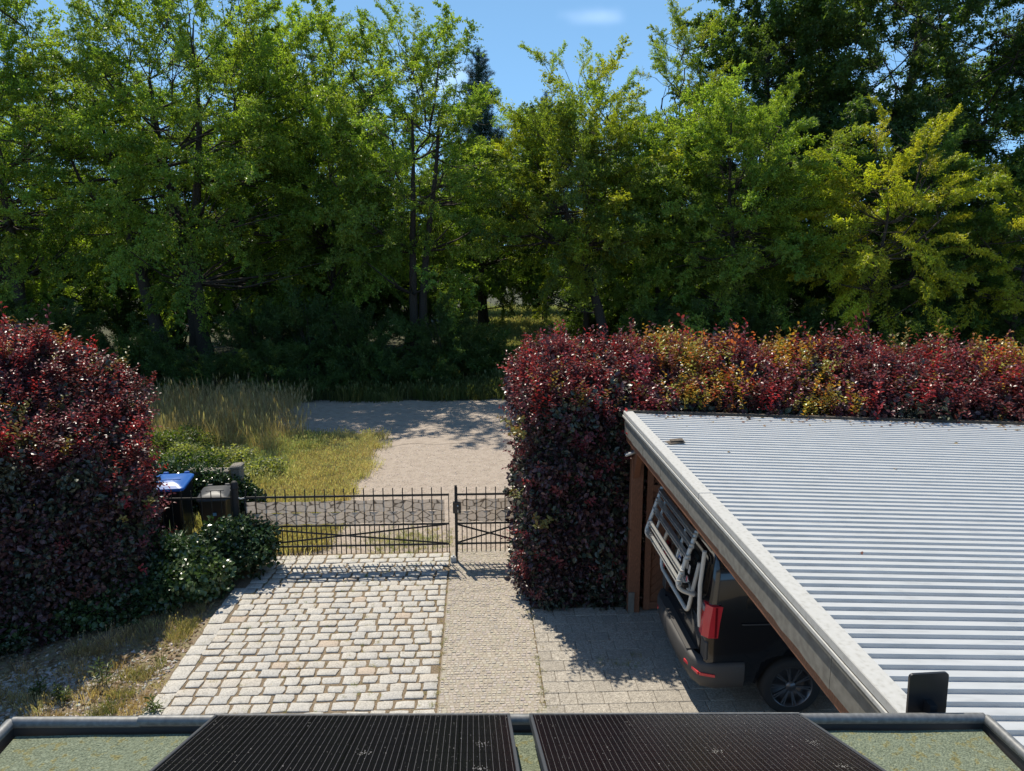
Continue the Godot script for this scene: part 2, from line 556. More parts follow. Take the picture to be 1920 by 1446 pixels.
# ------------------------------------------------------------------ hedges
# points on a rough rounded block; f gives the top height over (x, z)
func hedge(label: String, poly: PackedVector2Array, faces: Array, top: Callable, n_face: int, n_top: int, n_shoot: int, n_core: int, sd: int, yellow: Array) -> void:
	var r := RandomNumberGenerator.new()
	r.seed = sd
	var mid := Vector2.ZERO
	var lo := Vector2(1e9, 1e9)
	var hi := -lo
	for p in poly:
		mid += p / poly.size()
		lo = lo.min(p)
		hi = hi.max(p)
	var org := Vector3(mid.x, 0, mid.y)
	var t := thing("copper_hedge", label, "hedge", org)
	var nz := FastNoiseLite.new()
	nz.seed = sd
	nz.frequency = 0.8
	var inner := Geometry2D.offset_polygon(poly, -0.3)[0]
	var inside := func(pg: PackedVector2Array) -> Vector2:
		while true:
			var p := Vector2(r.randf_range(lo.x, hi.x), r.randf_range(lo.y, hi.y))
			if Geometry2D.is_point_in_polygon(p, pg):
				return p
		return mid
	var st := mb()
	for i in int((hi.x - lo.x) * 7):
		var b: Vector2 = inside.call(inner)
		var e: Vector2 = inside.call(inner)
		e = b.lerp(e, 0.1)
		var th: float = top.call(e.x, e.y) - 0.2
		tube(st, [Vector3(b.x, 0, b.y) - org, Vector3((b.x + e.x) / 2 + 0.06, th * 0.55, (b.y + e.y) / 2) - org, Vector3(e.x, th, e.y) - org], [0.028, 0.018, 0.006], 5, false)
	obj("stem", st, M.bark, t)
	var xf := []
	var cols := PackedColorArray()
	var purple := Color(0.070, 0.042, 0.047)
	var plum := Color(0.095, 0.046, 0.050)
	var dgreen := Color(0.055, 0.068, 0.044)
	var put := func(p: Vector3, sc: float):
		var c: Color = purple.lerp(plum, r.randf()) if r.randf() < 0.62 else dgreen
		xf.append(Transform3D(rand_basis(r, sc * r.randf_range(0.8, 1.2), 1.2), p - org))
		cols.append(jitter(c, r, 0.25))
	var edges := []
	var total := 0.0
	for k in faces:
		var a := poly[k]
		var b := poly[(k + 1) % poly.size()]
		var nrm := (b - a).orthogonal().normalized()
		if nrm.dot(mid - a) < 0:
			nrm = -nrm
		edges.append([a, b, nrm])
		total += (b - a).length()
	var pick := func() -> Array:
		var q := r.randf() * total
		for e in edges:
			if q <= (e[1] - e[0]).length():
				return e
			q -= (e[1] - e[0]).length()
		return edges[0]
	for i in n_face:
		var e: Array = pick.call()
		var u := r.randf()
		var a2: Vector2 = e[0].lerp(e[1], u)
		a2 += (mid - a2).normalized() * 0.25 * pow(absf(u - 0.5) * 2.0, 6.0)
		var th: float = top.call(a2.x, a2.y)
		var y := r.randf_range(0.02, th - 0.05)
		var dep := pow(r.randf(), 1.6) * 0.4 + 0.08 + nz.get_noise_3d(a2.x * 1.6, y * 1.6, a2.y * 1.6) * 0.24
		dep += 0.36 * pow(y / th, 4.0)
		a2 += e[2] * dep
		put.call(Vector3(a2.x, y, a2.y), 1.0)
	for i in n_top:
		var a2: Vector2 = inside.call(poly)
		put.call(Vector3(a2.x, top.call(a2.x, a2.y) - 0.14 - pow(r.randf(), 1.6) * 0.35 + nz.get_noise_2d(a2.x * 1.5, a2.y * 1.5) * 0.2, a2.y), 1.0)
	for i in n_core:
		var a2: Vector2 = inside.call(inner)
		put.call(Vector3(a2.x, r.randf_range(0.1, top.call(a2.x, a2.y) - 0.4), a2.y), 1.8)
	foliage("foliage", M.hedge_patches, xf, cols, M.leaf_gloss, t)
	# this year's shoots: red, in places yellow-green
	var sx := []
	var sc := PackedColorArray()
	for i in n_shoot:
		var edge := r.randf() < 0.055
		var bs := rand_basis(r, r.randf_range(0.7, 1.2), 0.35)
		var p := Vector3.ZERO
		if edge:
			var e: Array = pick.call()
			var a2: Vector2 = e[0].lerp(e[1], r.randf()) + e[2] * 0.1
			var ax := Vector3(-e[2].x, 0, -e[2].y)
			bs = bs.rotated(Vector3(0, 1, 0).cross(ax).normalized(), 0.8)
			p = Vector3(a2.x, top.call(a2.x, a2.y) * (1.0 - pow(r.randf(), 1.6) * 0.9) - 0.15, a2.y)
		else:
			var a2: Vector2 = inside.call(poly)
			p = Vector3(a2.x, top.call(a2.x, a2.y) - 0.16 + nz.get_noise_2d(a2.x * 1.5, a2.y * 1.5) * 0.2, a2.y)
		if r.randf() < 0.10 and not edge:
			bs = bs.scaled(Vector3(1.0, 1.75, 1.0))
		var c := Color(0.26, 0.075, 0.080)
		var q := r.randf()
		if q < 0.30:
			c = Color(0.17, 0.075, 0.070)
		elif q > 0.85:
			c = Color(0.48, 0.070, 0.075)
		if r.randf() < 0.07:
			c = Color(0.30, 0.30, 0.07)
		for y in yellow:
			if absf(p.x - y[0]) < y[1] and r.randf() < 1.1 * (1.0 - absf(p.x - y[0]) / y[1]) and not edge:
				c = Color(0.52, 0.50, 0.07) if r.randf() < 0.75 else Color(0.48, 0.25, 0.07)
		sx.append(Transform3D(bs, p - org))
		sc.append(jitter(c, r, 0.3))
	foliage("shoots", M.shoots, sx, sc, M.leaf_shoot, t)

# ------------------------------------------------------------------ materials
func make_materials() -> void:
	var C := FastNoiseLite.TYPE_CELLULAR
	var S := FastNoiseLite.TYPE_SIMPLEX_SMOOTH
	var V := FastNoiseLite.TYPE_VALUE
	var grain := noise_tex(0.35, V, [], 512, 3, 7)
	var cells := noise_tex(0.06, C, [], 512, 1, 9, FastNoiseLite.RETURN_DISTANCE)
	M.bark = tri_mat(noise_tex(0.05, S, [[0.0, 0.028, 0.021, 0.016], [0.5, 0.060, 0.047, 0.036], [1.0, 0.11, 0.09, 0.07]], 256, 5, 3), 1.6, 0.95, grain, 1.0)
	M.leaf = leaf_mat(0.40, Color(1.06, 1.08, 0.66))
	M.leaf_dull = leaf_mat(0.55, Color(0.35, 0.4, 0.2))
	M.leaf_gloss = leaf_mat(0.36, Color(0.45, 0.26, 0.25))
	M.leaf_shoot = leaf_mat(0.34, Color(1.0, 0.72, 0.66))
	M.ivy = leaf_mat(0.27, Color(0.5, 0.6, 0.25))
	M.grass = leaf_mat(0.6, Color(0.97, 1.0, 0.70))
	M.boughs = [bough(1.9, 27, 24, 0.098, 0.060, 1), bough(1.7, 25, 26, 0.094, 0.058, 2), bough(2.1, 30, 22, 0.098, 0.060, 3)]
	M.oak_boughs = [bough(1.9, 30, 24, 0.12, 0.075, 4, 0.8, 0.1), bough(1.7, 28, 25, 0.12, 0.075, 5, 0.8, 0.1)]
	M.locust_boughs = [bough(2.0, 24, 18, 0.14, 0.055, 6, 0.25, 0.5), bough(1.8, 22, 18, 0.14, 0.055, 7, 0.25, 0.5)]
	M.needles = bough(1.6, 30, 26, 0.15, 0.016, 8, 0.7, -0.3)
	M.small_patches = [spray(90, Vector3(0.30, 0.24, 0.30), 0.075, 0.045, 12)]
	M.hedge_patches = [spray(72, Vector3(0.24, 0.22, 0.24), 0.078, 0.056, 14, true), spray(84, Vector3(0.24, 0.22, 0.24), 0.064, 0.048, 24, true), spray(60, Vector3(0.26, 0.22, 0.26), 0.088, 0.064, 34, true)]
	M.ivy_patches = [spray(46, Vector3(0.20, 0.12, 0.20), 0.068, 0.064, 15, true), spray(46, Vector3(0.20, 0.12, 0.20), 0.062, 0.058, 25, true)]
	M.shoots = [shoot(0.30, 12, 0.058, 0.036, 21, 5, 0.20), shoot(0.36, 14, 0.060, 0.037, 22, 4, 0.20), shoot(0.25, 10, 0.056, 0.035, 23, 6, 0.20)]
	# ground
	M.earth = tri_mat(noise_tex(0.02, S, [[0.0, 0.13, 0.10, 0.065], [0.45, 0.22, 0.165, 0.11], [0.6, 0.19, 0.165, 0.085], [1.0, 0.31, 0.245, 0.165]], 1024, 6, 5), 0.35, 0.95, grain, 1.2)
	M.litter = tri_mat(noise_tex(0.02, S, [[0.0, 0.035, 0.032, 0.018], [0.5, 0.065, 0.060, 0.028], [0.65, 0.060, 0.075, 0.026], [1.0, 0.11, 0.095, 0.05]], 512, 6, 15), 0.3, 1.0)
	M.gravel = tri_mat(noise_tex(0.10, C, [[0.0, 0.50, 0.435, 0.37], [0.35, 0.41, 0.345, 0.285], [0.7, 0.32, 0.265, 0.215], [1.0, 0.19, 0.155, 0.125]], 1024, 3, 6, FastNoiseLite.RETURN_DISTANCE), 0.55, 0.95, cells, 1.5)
	M.gravel.detail_enabled = true
	M.gravel.detail_blend_mode = BaseMaterial3D.BLEND_MODE_MUL
	M.gravel.detail_albedo = noise_tex(0.012, S, [[0.0, 0.74, 0.72, 0.70], [0.5, 0.92, 0.91, 0.90], [1.0, 1.0, 1.0, 1.0]], 512, 5, 8)
	M.gravel.detail_uv_layer = BaseMaterial3D.DETAIL_UV_1
	M.sand = tri_mat(noise_tex(0.06, S, [[0.0, 0.24, 0.205, 0.16], [0.5, 0.31, 0.27, 0.215], [1.0, 0.38, 0.335, 0.27]], 512, 5, 17), 1.2, 1.0)
	M.joint = tri_mat(noise_tex(0.06, S, [[0.0, 0.085, 0.075, 0.04], [0.4, 0.20, 0.15, 0.098], [1.0, 0.33, 0.255, 0.175]], 512, 5, 10), 1.2, 1.0, grain, 1.2)
	M.setts = []
	var tones := [[0.47, 0.443, 0.395], [0.50, 0.475, 0.428], [0.455, 0.435, 0.398], [0.47, 0.432, 0.375], [0.43, 0.415, 0.385], [0.46, 0.38, 0.30]]
	for i in tones.size():
		var k: Array = tones[i]
		var tx := noise_tex(0.09, V, [[0.0, k[0] * 0.5, k[1] * 0.5, k[2] * 0.5], [0.38, k[0] * 0.88, k[1] * 0.88, k[2] * 0.88], [0.65, k[0] * 1.08, k[1] * 1.08, k[2] * 1.08], [1.0, k[0] * 1.3, k[1] * 1.3, k[2] * 1.3]], 512, 4, 30 + i)
		M.setts.append(tri_mat(tx, 1.7, 0.85, grain, 0.5))
	M.pavers = []
	for i in 3:
		var g: float = [1.0, 0.9, 1.05][i]
		var con: float = [1.0, 0.6, 1.0][i]
		var tx := noise_tex(0.11, V, [[0.0, 0.36 * g - 0.22 * con, 0.33 * g - 0.21 * con, 0.29 * g - 0.19 * con], [0.45, 0.33 * g, 0.30 * g, 0.255 * g], [0.7, 0.42 * g, 0.38 * g, 0.32 * g], [1.0, 0.42 * g + 0.22 * con, 0.39 * g + 0.22 * con, 0.34 * g + 0.2 * con]], 512, 3, 40 + i)
		M.pavers.append(tri_mat(tx, 1.4, 0.9, grain, 0.5))
	M.mosaic = mat(Color.WHITE, 0.88)
	M.mosaic.vertex_color_use_as_albedo = true
	M.pebble = mat(Color.WHITE, 0.8)
	M.pebble.vertex_color_use_as_albedo = true
	# metal, wood, roofing
	M.iron = tri_mat(noise_tex(0.08, S, [[0.0, 0.010, 0.010, 0.011], [0.7, 0.016, 0.015, 0.015], [1.0, 0.06, 0.038, 0.026]], 256, 4, 50), 3.0, 0.7)
	M.zinc = tri_mat(noise_tex(0.02, S, [[0.0, 0.38, 0.39, 0.39], [0.3, 0.47, 0.48, 0.48], [0.6, 0.50, 0.51, 0.51], [1.0, 0.53, 0.535, 0.53]], 512, 6, 51), 0.6, 0.5)
	M.zinc.uv1_scale = Vector3(0.25, 1.0, 1.1)
	M.zinc.metallic = 0.15
	M.flash = tri_mat(noise_tex(0.06, S, [[0.0, 0.33, 0.32, 0.295], [0.35, 0.43, 0.425, 0.40], [1.0, 0.47, 0.465, 0.445]], 512, 5, 52), 0.6, 0.7)
	M.fascia = tri_mat(noise_tex(0.03, S, [[0.0, 0.12, 0.113, 0.097], [0.5, 0.165, 0.158, 0.137], [1.0, 0.21, 0.20, 0.175]], 512, 5, 53), 0.7, 0.85)
	M.wood = tri_mat(noise_tex(0.03, S, [[0.0, 0.10, 0.040, 0.021], [0.5, 0.19, 0.080, 0.042], [1.0, 0.27, 0.125, 0.068]], 512, 5, 54), 1.5, 0.65)
	M.wood.uv1_scale = Vector3(5, 0.9, 5)
	M.wood_old = tri_mat(noise_tex(0.04, S, [[0.0, 0.06, 0.045, 0.035], [0.6, 0.12, 0.095, 0.07], [1.0, 0.2, 0.16, 0.12]], 256, 5, 55), 2.0, 0.9, grain, 0.6)
	M.felt = tri_mat(noise_tex(0.45, V, [[0.0, 0.055, 0.068, 0.042], [0.4, 0.14, 0.162, 0.108], [0.7, 0.20, 0.228, 0.16], [1.0, 0.35, 0.375, 0.29]], 512, 3, 56), 1.1, 1.0, grain, 0.6)
	M.felt.detail_enabled = true
	M.felt.detail_blend_mode = BaseMaterial3D.BLEND_MODE_MUL
	M.felt.detail_albedo = noise_tex(0.014, S, [[0.0, 1.0, 0.74, 0.35], [0.28, 1.0, 0.86, 0.58], [0.36, 0.98, 0.98, 0.96], [0.7, 0.86, 0.88, 0.86], [1.0, 1.0, 1.0, 1.0]], 1024, 5, 57)
	M.felt.detail_uv_layer = BaseMaterial3D.DETAIL_UV_1
	M.trim = tri_mat(noise_tex(0.04, S, [[0.0, 0.11, 0.112, 0.112], [0.5, 0.16, 0.163, 0.163], [1.0, 0.25, 0.25, 0.245]], 512, 5, 58), 1.5, 0.55)
	M.trim.metallic = 0.35
	M.upstand = mat(lin(0.028, 0.029, 0.031), 0.6)
	M.render = tri_mat(noise_tex(0.1, S, [[0.0, 0.50, 0.47, 0.41], [1.0, 0.62, 0.59, 0.53]], 256, 4, 59), 1.5, 0.95)
	M.black_plastic = mat(lin(0.016, 0.016, 0.018), 0.35)
	M.grey_plastic = mat(lin(0.045, 0.048, 0.054), 0.5)
	M.blue_plastic = mat(lin(0.018, 0.115, 0.42), 0.38)
	M.white_plastic = mat(lin(0.7, 0.7, 0.7), 0.4)
	M.alu = mat(lin(0.62, 0.63, 0.63), 0.35, 0.85)
	M.alu_paint = mat(lin(0.60, 0.585, 0.54), 0.38, 0.1)
	M.paint = mat(lin(0.006, 0.006, 0.008), 0.22)
	M.paint.clearcoat_enabled = true
	M.paint.clearcoat = 1.0
	M.paint.clearcoat_roughness = 0.04
	M.rubber = mat(lin(0.018, 0.018, 0.018), 0.85)
	M.dark_glass = mat(lin(0.008, 0.009, 0.011), 0.06)
	M.red_lens = mat(lin(0.60, 0.012, 0.025), 0.12)
	M.red_lens.clearcoat_enabled = true
	M.red_dark = mat(lin(0.16, 0.006, 0.012), 0.15)
	M.clear_lens = mat(lin(0.32, 0.32, 0.33), 0.15)
	M.bumper = mat(lin(0.055, 0.052, 0.05), 0.6)
	M.rim_metal = mat(lin(0.16, 0.16, 0.17), 0.4, 0.8)
	M.stone = tri_mat(noise_tex(0.05, S, [[0.0, 0.16, 0.145, 0.12], [0.5, 0.30, 0.27, 0.225], [1.0, 0.42, 0.38, 0.32]], 256, 5, 60), 2.0, 0.95, grain, 1.5)
	# print on the privacy strips: grey stones with dark joints
	M.print = mat(Color.WHITE, 0.6)
	M.print.albedo_texture = noise_tex(0.012, C, [[0.0, 0.10, 0.085, 0.07], [0.045, 0.14, 0.12, 0.10], [0.10, 0.50, 0.45, 0.39], [0.35, 0.60, 0.54, 0.475], [0.6, 0.52, 0.47, 0.41], [1.0, 0.68, 0.62, 0.55]], 512, 1, 61, FastNoiseLite.RETURN_DISTANCE2_SUB)
	M.print.backlight_enabled = true
	M.print.backlight = Color(0.86, 0.83, 0.80)

func solar_print() -> ImageTexture:
	var im := Image.create(1024, 1024, false, Image.FORMAT_RGB8)
	im.fill(lin(0.0065, 0.0062, 0.0075))
	var r := RandomNumberGenerator.new()
	r.seed = 77
	for c in 6:
		for i in 9:
			var x := int((c + (i + 0.5) / 9.0) * 1024 / 6.0)
			im.fill_rect(Rect2i(x, 0, 1, 1024), lin(0.17, 0.165, 0.16))
		im.fill_rect(Rect2i(int(c * 1024 / 6.0), 0, 4, 1024), lin(0.003, 0.003, 0.0035))
	for k in 20:
		im.fill_rect(Rect2i(0, int(k * 1024 / 20.0), 1024, 2), lin(0.003, 0.003, 0.0035))
	for i in 800:
		var v := r.randf_range(0.1, 0.45)
		im.fill_rect(Rect2i(r.randi() % 1020, r.randi() % 1020, 1 + r.randi() % 3, 1 + r.randi() % 2), lin(v, v * 0.97, v * 0.9))
	for j in 5:
		var cx := r.randi() % 1000
		var cy := r.randi() % 1000
		for i in 26:
			im.fill_rect(Rect2i(clampi(cx + int(r.randfn(0, 12)), 0, 1020), clampi(cy + int(r.randfn(0, 8)), 0, 1020), 2, 2), lin(0.4, 0.39, 0.36))
	return ImageTexture.create_from_image(im)

func cloud_cover() -> ImageTexture:
	var im := Image.create(1024, 512, false, Image.FORMAT_RGBA8)
	var n := FastNoiseLite.new()
	n.seed = 4
	n.frequency = 1.6
	n.fractal_octaves = 5
	for y in 512:
		var el := PI * (0.5 - (y + 0.5) / 512.0)
		for x in 1024:
			var az := TAU * x / 1024.0
			var v := Vector3(cos(el) * cos(az), sin(el) * 4.0, cos(el) * sin(az))
			var a := clampf((n.get_noise_3dv(v * 2.2) - 0.30) * 2.2, 0.0, 0.5)
			im.set_pixel(x, y, Color(0.95, 0.96, 1.0, a if el > 0 else 0.0))
	return ImageTexture.create_from_image(im)

# ------------------------------------------------------------------ the scene
func _ready() -> void:
	# camera at an upper window, 5.2 m above the drive
	var cam := Camera3D.new()
	cam.name = "camera"
	cam.position = Vector3(0, 5.2, 0)
	cam.rotation_degrees = Vector3(-10.5, -2.7, 0)
	cam.fov = 55.62
	cam.far = 600.0
	add_child(cam)
	var env := Environment.new()
	var sky := Sky.new()
	var sm := ProceduralSkyMaterial.new()
	sm.sky_top_color = lin(0.075, 0.14, 0.29)
	sm.sky_horizon_color = lin(0.29, 0.60, 1.0)
	sm.sky_curve = 0.38
	sm.ground_bottom_color = lin(0.10, 0.09, 0.07)
	sm.ground_horizon_color = lin(0.25, 0.28, 0.25)
	sm.sun_angle_max = 8.0
	sm.sky_cover = cloud_cover()
	sm.sky_cover_modulate = Color(1, 1, 1, 0.5)
	sky.sky_material = sm
	env.background_mode = Environment.BG_SKY
	env.sky = sky
	env.tonemap_mode = Environment.TONE_MAPPER_LINEAR
	env.tonemap_exposure = 1.28
	env.sdfgi_enabled = true
	env.ssao_enabled = true
	env.ssil_enabled = true
	var we := WorldEnvironment.new()
	we.name = "world_environment"
	we.environment = env
	add_child(we)
	var sun := DirectionalLight3D.new()
	sun.name = "sun"
	sun.light_energy = 1.5
	sun.light_angular_distance = 0.5
	sun.light_color = Color(1.0, 0.965, 0.90)
	sun.shadow_enabled = true
	add_child(sun)
	sun.look_at_from_position(Vector3.ZERO, Vector3(0.25, -1.0, 0.57), Vector3.UP)

	make_materials()
	build_ground()
	build_paving()
	build_bay()
	build_carport()
	build_trees()
	build_hedges()
	build_gate()
	build_bins_corner()
	build_van()
	build_weeds()

# ------------------------------------------------------------------ ground
func build_ground() -> void:
	struct_("ground", sheet(-200, -260, 200, 40, -0.03), M.earth, "bare brown earth with thin dry grass around the drive", "ground")
	# ragged gravel drive from the gate out to the track
	var st := mb()
	rng.seed = 3
	var zl := -12.05
	var edge := []
	while zl > -19.6:
		edge.append([zl, -3.1 - (0.5 if zl > -13.2 else 0.0) + rng.randf_range(-0.22, 0.22), 3.4 + rng.randf_range(-0.2, 0.2)])
		zl -= 0.3
	for i in edge.size() - 1:
		var a: Array = edge[i]
		var b: Array = edge[i + 1]
		quad(st, Vector3(b[1], -0.016, b[0]), Vector3(b[2], -0.016, b[0]), Vector3(a[2], -0.016, a[0]), Vector3(a[1], -0.016, a[0]))
	struct_("gravel_drive", st, M.gravel, "pinkish gravel drive running from the iron gate to the track", "gravel drive")
	struct_("woodland_floor", sheet(-195, -258, 195, -25.2, -0.022), M.litter, "dark leaf litter and moss under the trees", "woodland floor")
	st = mb()
	var pts := []
	var x := -60.0
	while x <= 60.0:
		pts.append([x, -25.4 + rng.randf_range(-0.25, 0.25), -19.4 + rng.randf_range(-0.3, 0.3) - clampf((-5.0 - x) * 1.9, 0.0, 4.6)])
		x += 0.6
	for i in pts.size() - 1:
		var a: Array = pts[i]
		var b: Array = pts[i + 1]
		quad(st, Vector3(a[0], -0.010, a[1]), Vector3(b[0], -0.010, b[1]), Vector3(b[0], -0.010, b[2]), Vector3(a[0], -0.010, a[2]))
	struct_("track", st, M.gravel, "pale gravel track crossing in front of the trees", "track")

# ------------------------------------------------------------------ setts, mosaic strip, pavers
func stone_mesh(sd: int, rough: float) -> ArrayMesh:
	var r := RandomNumberGenerator.new()
	r.seed = sd
	var st := mb()
	var ring := []
	for s in [[-1, -1], [0, -1], [1, -1], [1, 0], [1, 1], [0, 1], [-1, 1], [-1, 0]]:
		var cut := 0.96 if absi(s[0]) + absi(s[1]) == 2 else 1.0
		ring.append(Vector2(s[0] * 0.5 * cut + r.randf_range(-rough, rough), s[1] * 0.5 * cut + r.randf_range(-rough, rough)))
	var top := Vector3(0, r.randf_range(-0.04, 0.05), 0)
	var up := []
	var lo := []
	var dn := []
	for p in ring:
		up.append(Vector3(p.x * 0.95, -0.04 + r.randf_range(-0.05, 0.04), p.y * 0.93))
		lo.append(Vector3(p.x, -0.20, p.y))
		dn.append(Vector3(p.x, -1.0, p.y))
	for k in 8:
		var j := (k + 1) % 8
		st.set_smooth_group(0)
		tri(st, top, up[k], up[j])
		quad(st, up[k], lo[k], lo[j], up[j])
		st.set_smooth_group(-1)
		quad(st, lo[k], dn[k], dn[j], lo[j])
	st.generate_normals()
	return st.commit()

func build_paving() -> void:
	rng.seed = 11
	var variants := []
	for i in 9:
		variants.append(stone_mesh(100 + i, 0.045))
	var drive := struct_("cobbled_drive", sheet(-3.84, -12.15, -0.50, -2.9, -0.014), M.joint, "pale granite setts laid in rows inside the iron gate", "paving")
	var far_xf := []
	var far_col := PackedColorArray()
	var row := 0
	var z := -12.06
	while z < -6.6:
		var d := 0.151 + rng.randf_range(-0.008, 0.008)
		var x := -3.56 - rng.randf_range(0.0, 0.12)
		var seen := z > -11.30 and z < -7.28
		while x < -0.56:
			var l := rng.randf_range(0.16, 0.26)
			if x + l > -0.60:
				l = -0.525 - x
			if l > 0.30:
				l = 0.2
			var s := Vector3(l, 0.05, d * rng.randf_range(0.86, 1.06))
			var at := Vector3(x + l / 2, 0.006 + rng.randf_range(-0.006, 0.006), z + d / 2 + rng.randf_range(-0.006, 0.006))
			var b := Basis(Vector3(0, 1, 0), rng.randf_range(-0.05, 0.05)) * Basis(Vector3(1, 0, 0), rng.randf_range(-0.03, 0.03)) * Basis(Vector3(0, 0, 1), rng.randf_range(-0.02, 0.02)) * Basis.from_scale(s)
			var mi: int = [0, 0, 1, 1, 1, 2, 2, 3, 4, 0][rng.randi() % 10]
			if rng.randf() < 0.025:
				mi = 5
			var vm: ArrayMesh = variants[rng.randi() % 9]
			if l > 0.06:
				if seen:
					part("sett", vm, M.setts[mi], drive).transform = Transform3D(b, at)
				else:
					far_xf.append(Transform3D(b, at))
					far_col.append(Color.WHITE)
			x += l + rng.randf_range(0.020, 0.040)
		z += d + rng.randf_range(0.022, 0.032)
		row += 1
	var fr := multi("setts_by_gate_and_house", variants[0], far_xf, far_col, M.setts[1], drive)
	fr.set_meta("kind", "stuff")
	# border course along the left edge
	var border := struct_("border_course", sheet(-3.865, -10.95, -3.60, -2.9, -0.011), M.joint, "row of long granite edging setts along the bin side of the cobbles", "paving edge")
	z = -10.85
	while z < -6.6:
		var l := rng.randf_range(0.20, 0.30)
		var b := Basis(Vector3(0, 1, 0), rng.randf_range(-0.03, 0.03)) * Basis.from_scale(Vector3(0.215, 0.06, l))
		part("edging_sett", variants[rng.randi() % 9], M.setts[[0, 1, 1, 2][rng.randi() % 4]], border).transform = Transform3D(b, Vector3(-3.735 + rng.randf_range(-0.012, 0.012), 0.012, z + l / 2))
		z += l + 0.02
	# mosaic strip: about 1700 small stones, one part
	var strip := struct_("mosaic_strip", sheet(-0.50, -12.2, 0.74, -2.9, -0.004), M.sand, "strip of worn small mosaic stones between cobbles and pavers", "paving")
	var st := mb()
	z = -12.15
	while z < -6.8:
		var d := rng.randf_range(0.036, 0.056)
		var x := -0.485
		while x < 0.72:
			var l := rng.randf_range(0.032, 0.066)
			var k := rng.randf_range(0.84, 1.08)
			st.set_color(Color(0.40 * k, 0.36 * k * rng.randf_range(0.96, 1.03), 0.305 * k * rng.randf_range(0.92, 1.06)))
			var y := 0.002 + rng.randf_range(-0.004, 0.004)
			var c := []
			var e := []
			for s in [[0, 0], [1, 0], [1, 1], [0, 1]]:
				var q := Vector3(x + s[0] * l + rng.randf_range(-0.005, 0.005), y - 0.012, z + s[1] * d + rng.randf_range(-0.005, 0.005))
				e.append(q)
				c.append(q.lerp(Vector3(x + l / 2, y - 0.012, z + d / 2), 0.22) + Vector3(0, 0.010 + rng.randf_range(-0.003, 0.003), 0))
			quad(st, c[0], c[1], c[2], c[3])
			for i in 4:
				var j := (i + 1) % 4
				quad(st, e[i], e[j], c[j], c[i])
			x += l + 0.006
		z += d + 0.006
	obj("mosaic_stones", st, M.mosaic, strip).set_meta("kind", "stuff")
	# concrete pavers in front of and under the carport
	var yard := struct_("paved_forecourt", sheet(0.745, -10.0, 9.0, -2.9, -0.010), M.joint, "speckled concrete pavers in front of and under the carport", "paving")
	var pst := mb()
	z = -9.95
	row = 0
	while z < -6.4:
		var x := 0.755
		var d := 0.232
		while x < 9.0:
			var l: float = [0.31, 0.31, 0.31, 0.21][rng.randi() % 4]
			if x < 0.8 and row % 2 == 1:
				l = 0.17
			var c := Vector3(x + l / 2, -0.016 + rng.randf_range(-0.002, 0.002), z + d / 2)
			if x < 3.7 and z < -7.1:
				var ps := mb()
				bbox(ps, Vector3.ZERO, Vector3(l - 0.005, 0.05, d - 0.005), 0.006)
				var mi: int = [0, 0, 2, 1][rng.randi() % 4]
				if x > 1.9 and rng.randf() < 0.75:
					mi = 1
				var po := obj("paver", ps, M.pavers[mi], yard)
				po.position = c
				po.rotation = Vector3(rng.randf_range(-0.006, 0.006), rng.randf_range(-0.008, 0.008), rng.randf_range(-0.006, 0.006))
			else:
				bbox(pst, c, Vector3(l - 0.005, 0.05, d - 0.005), 0.006)
			x += l
		z += d
		row += 1
	obj("pavers_under_van", pst, M.pavers[1], yard).set_meta("kind", "stuff")

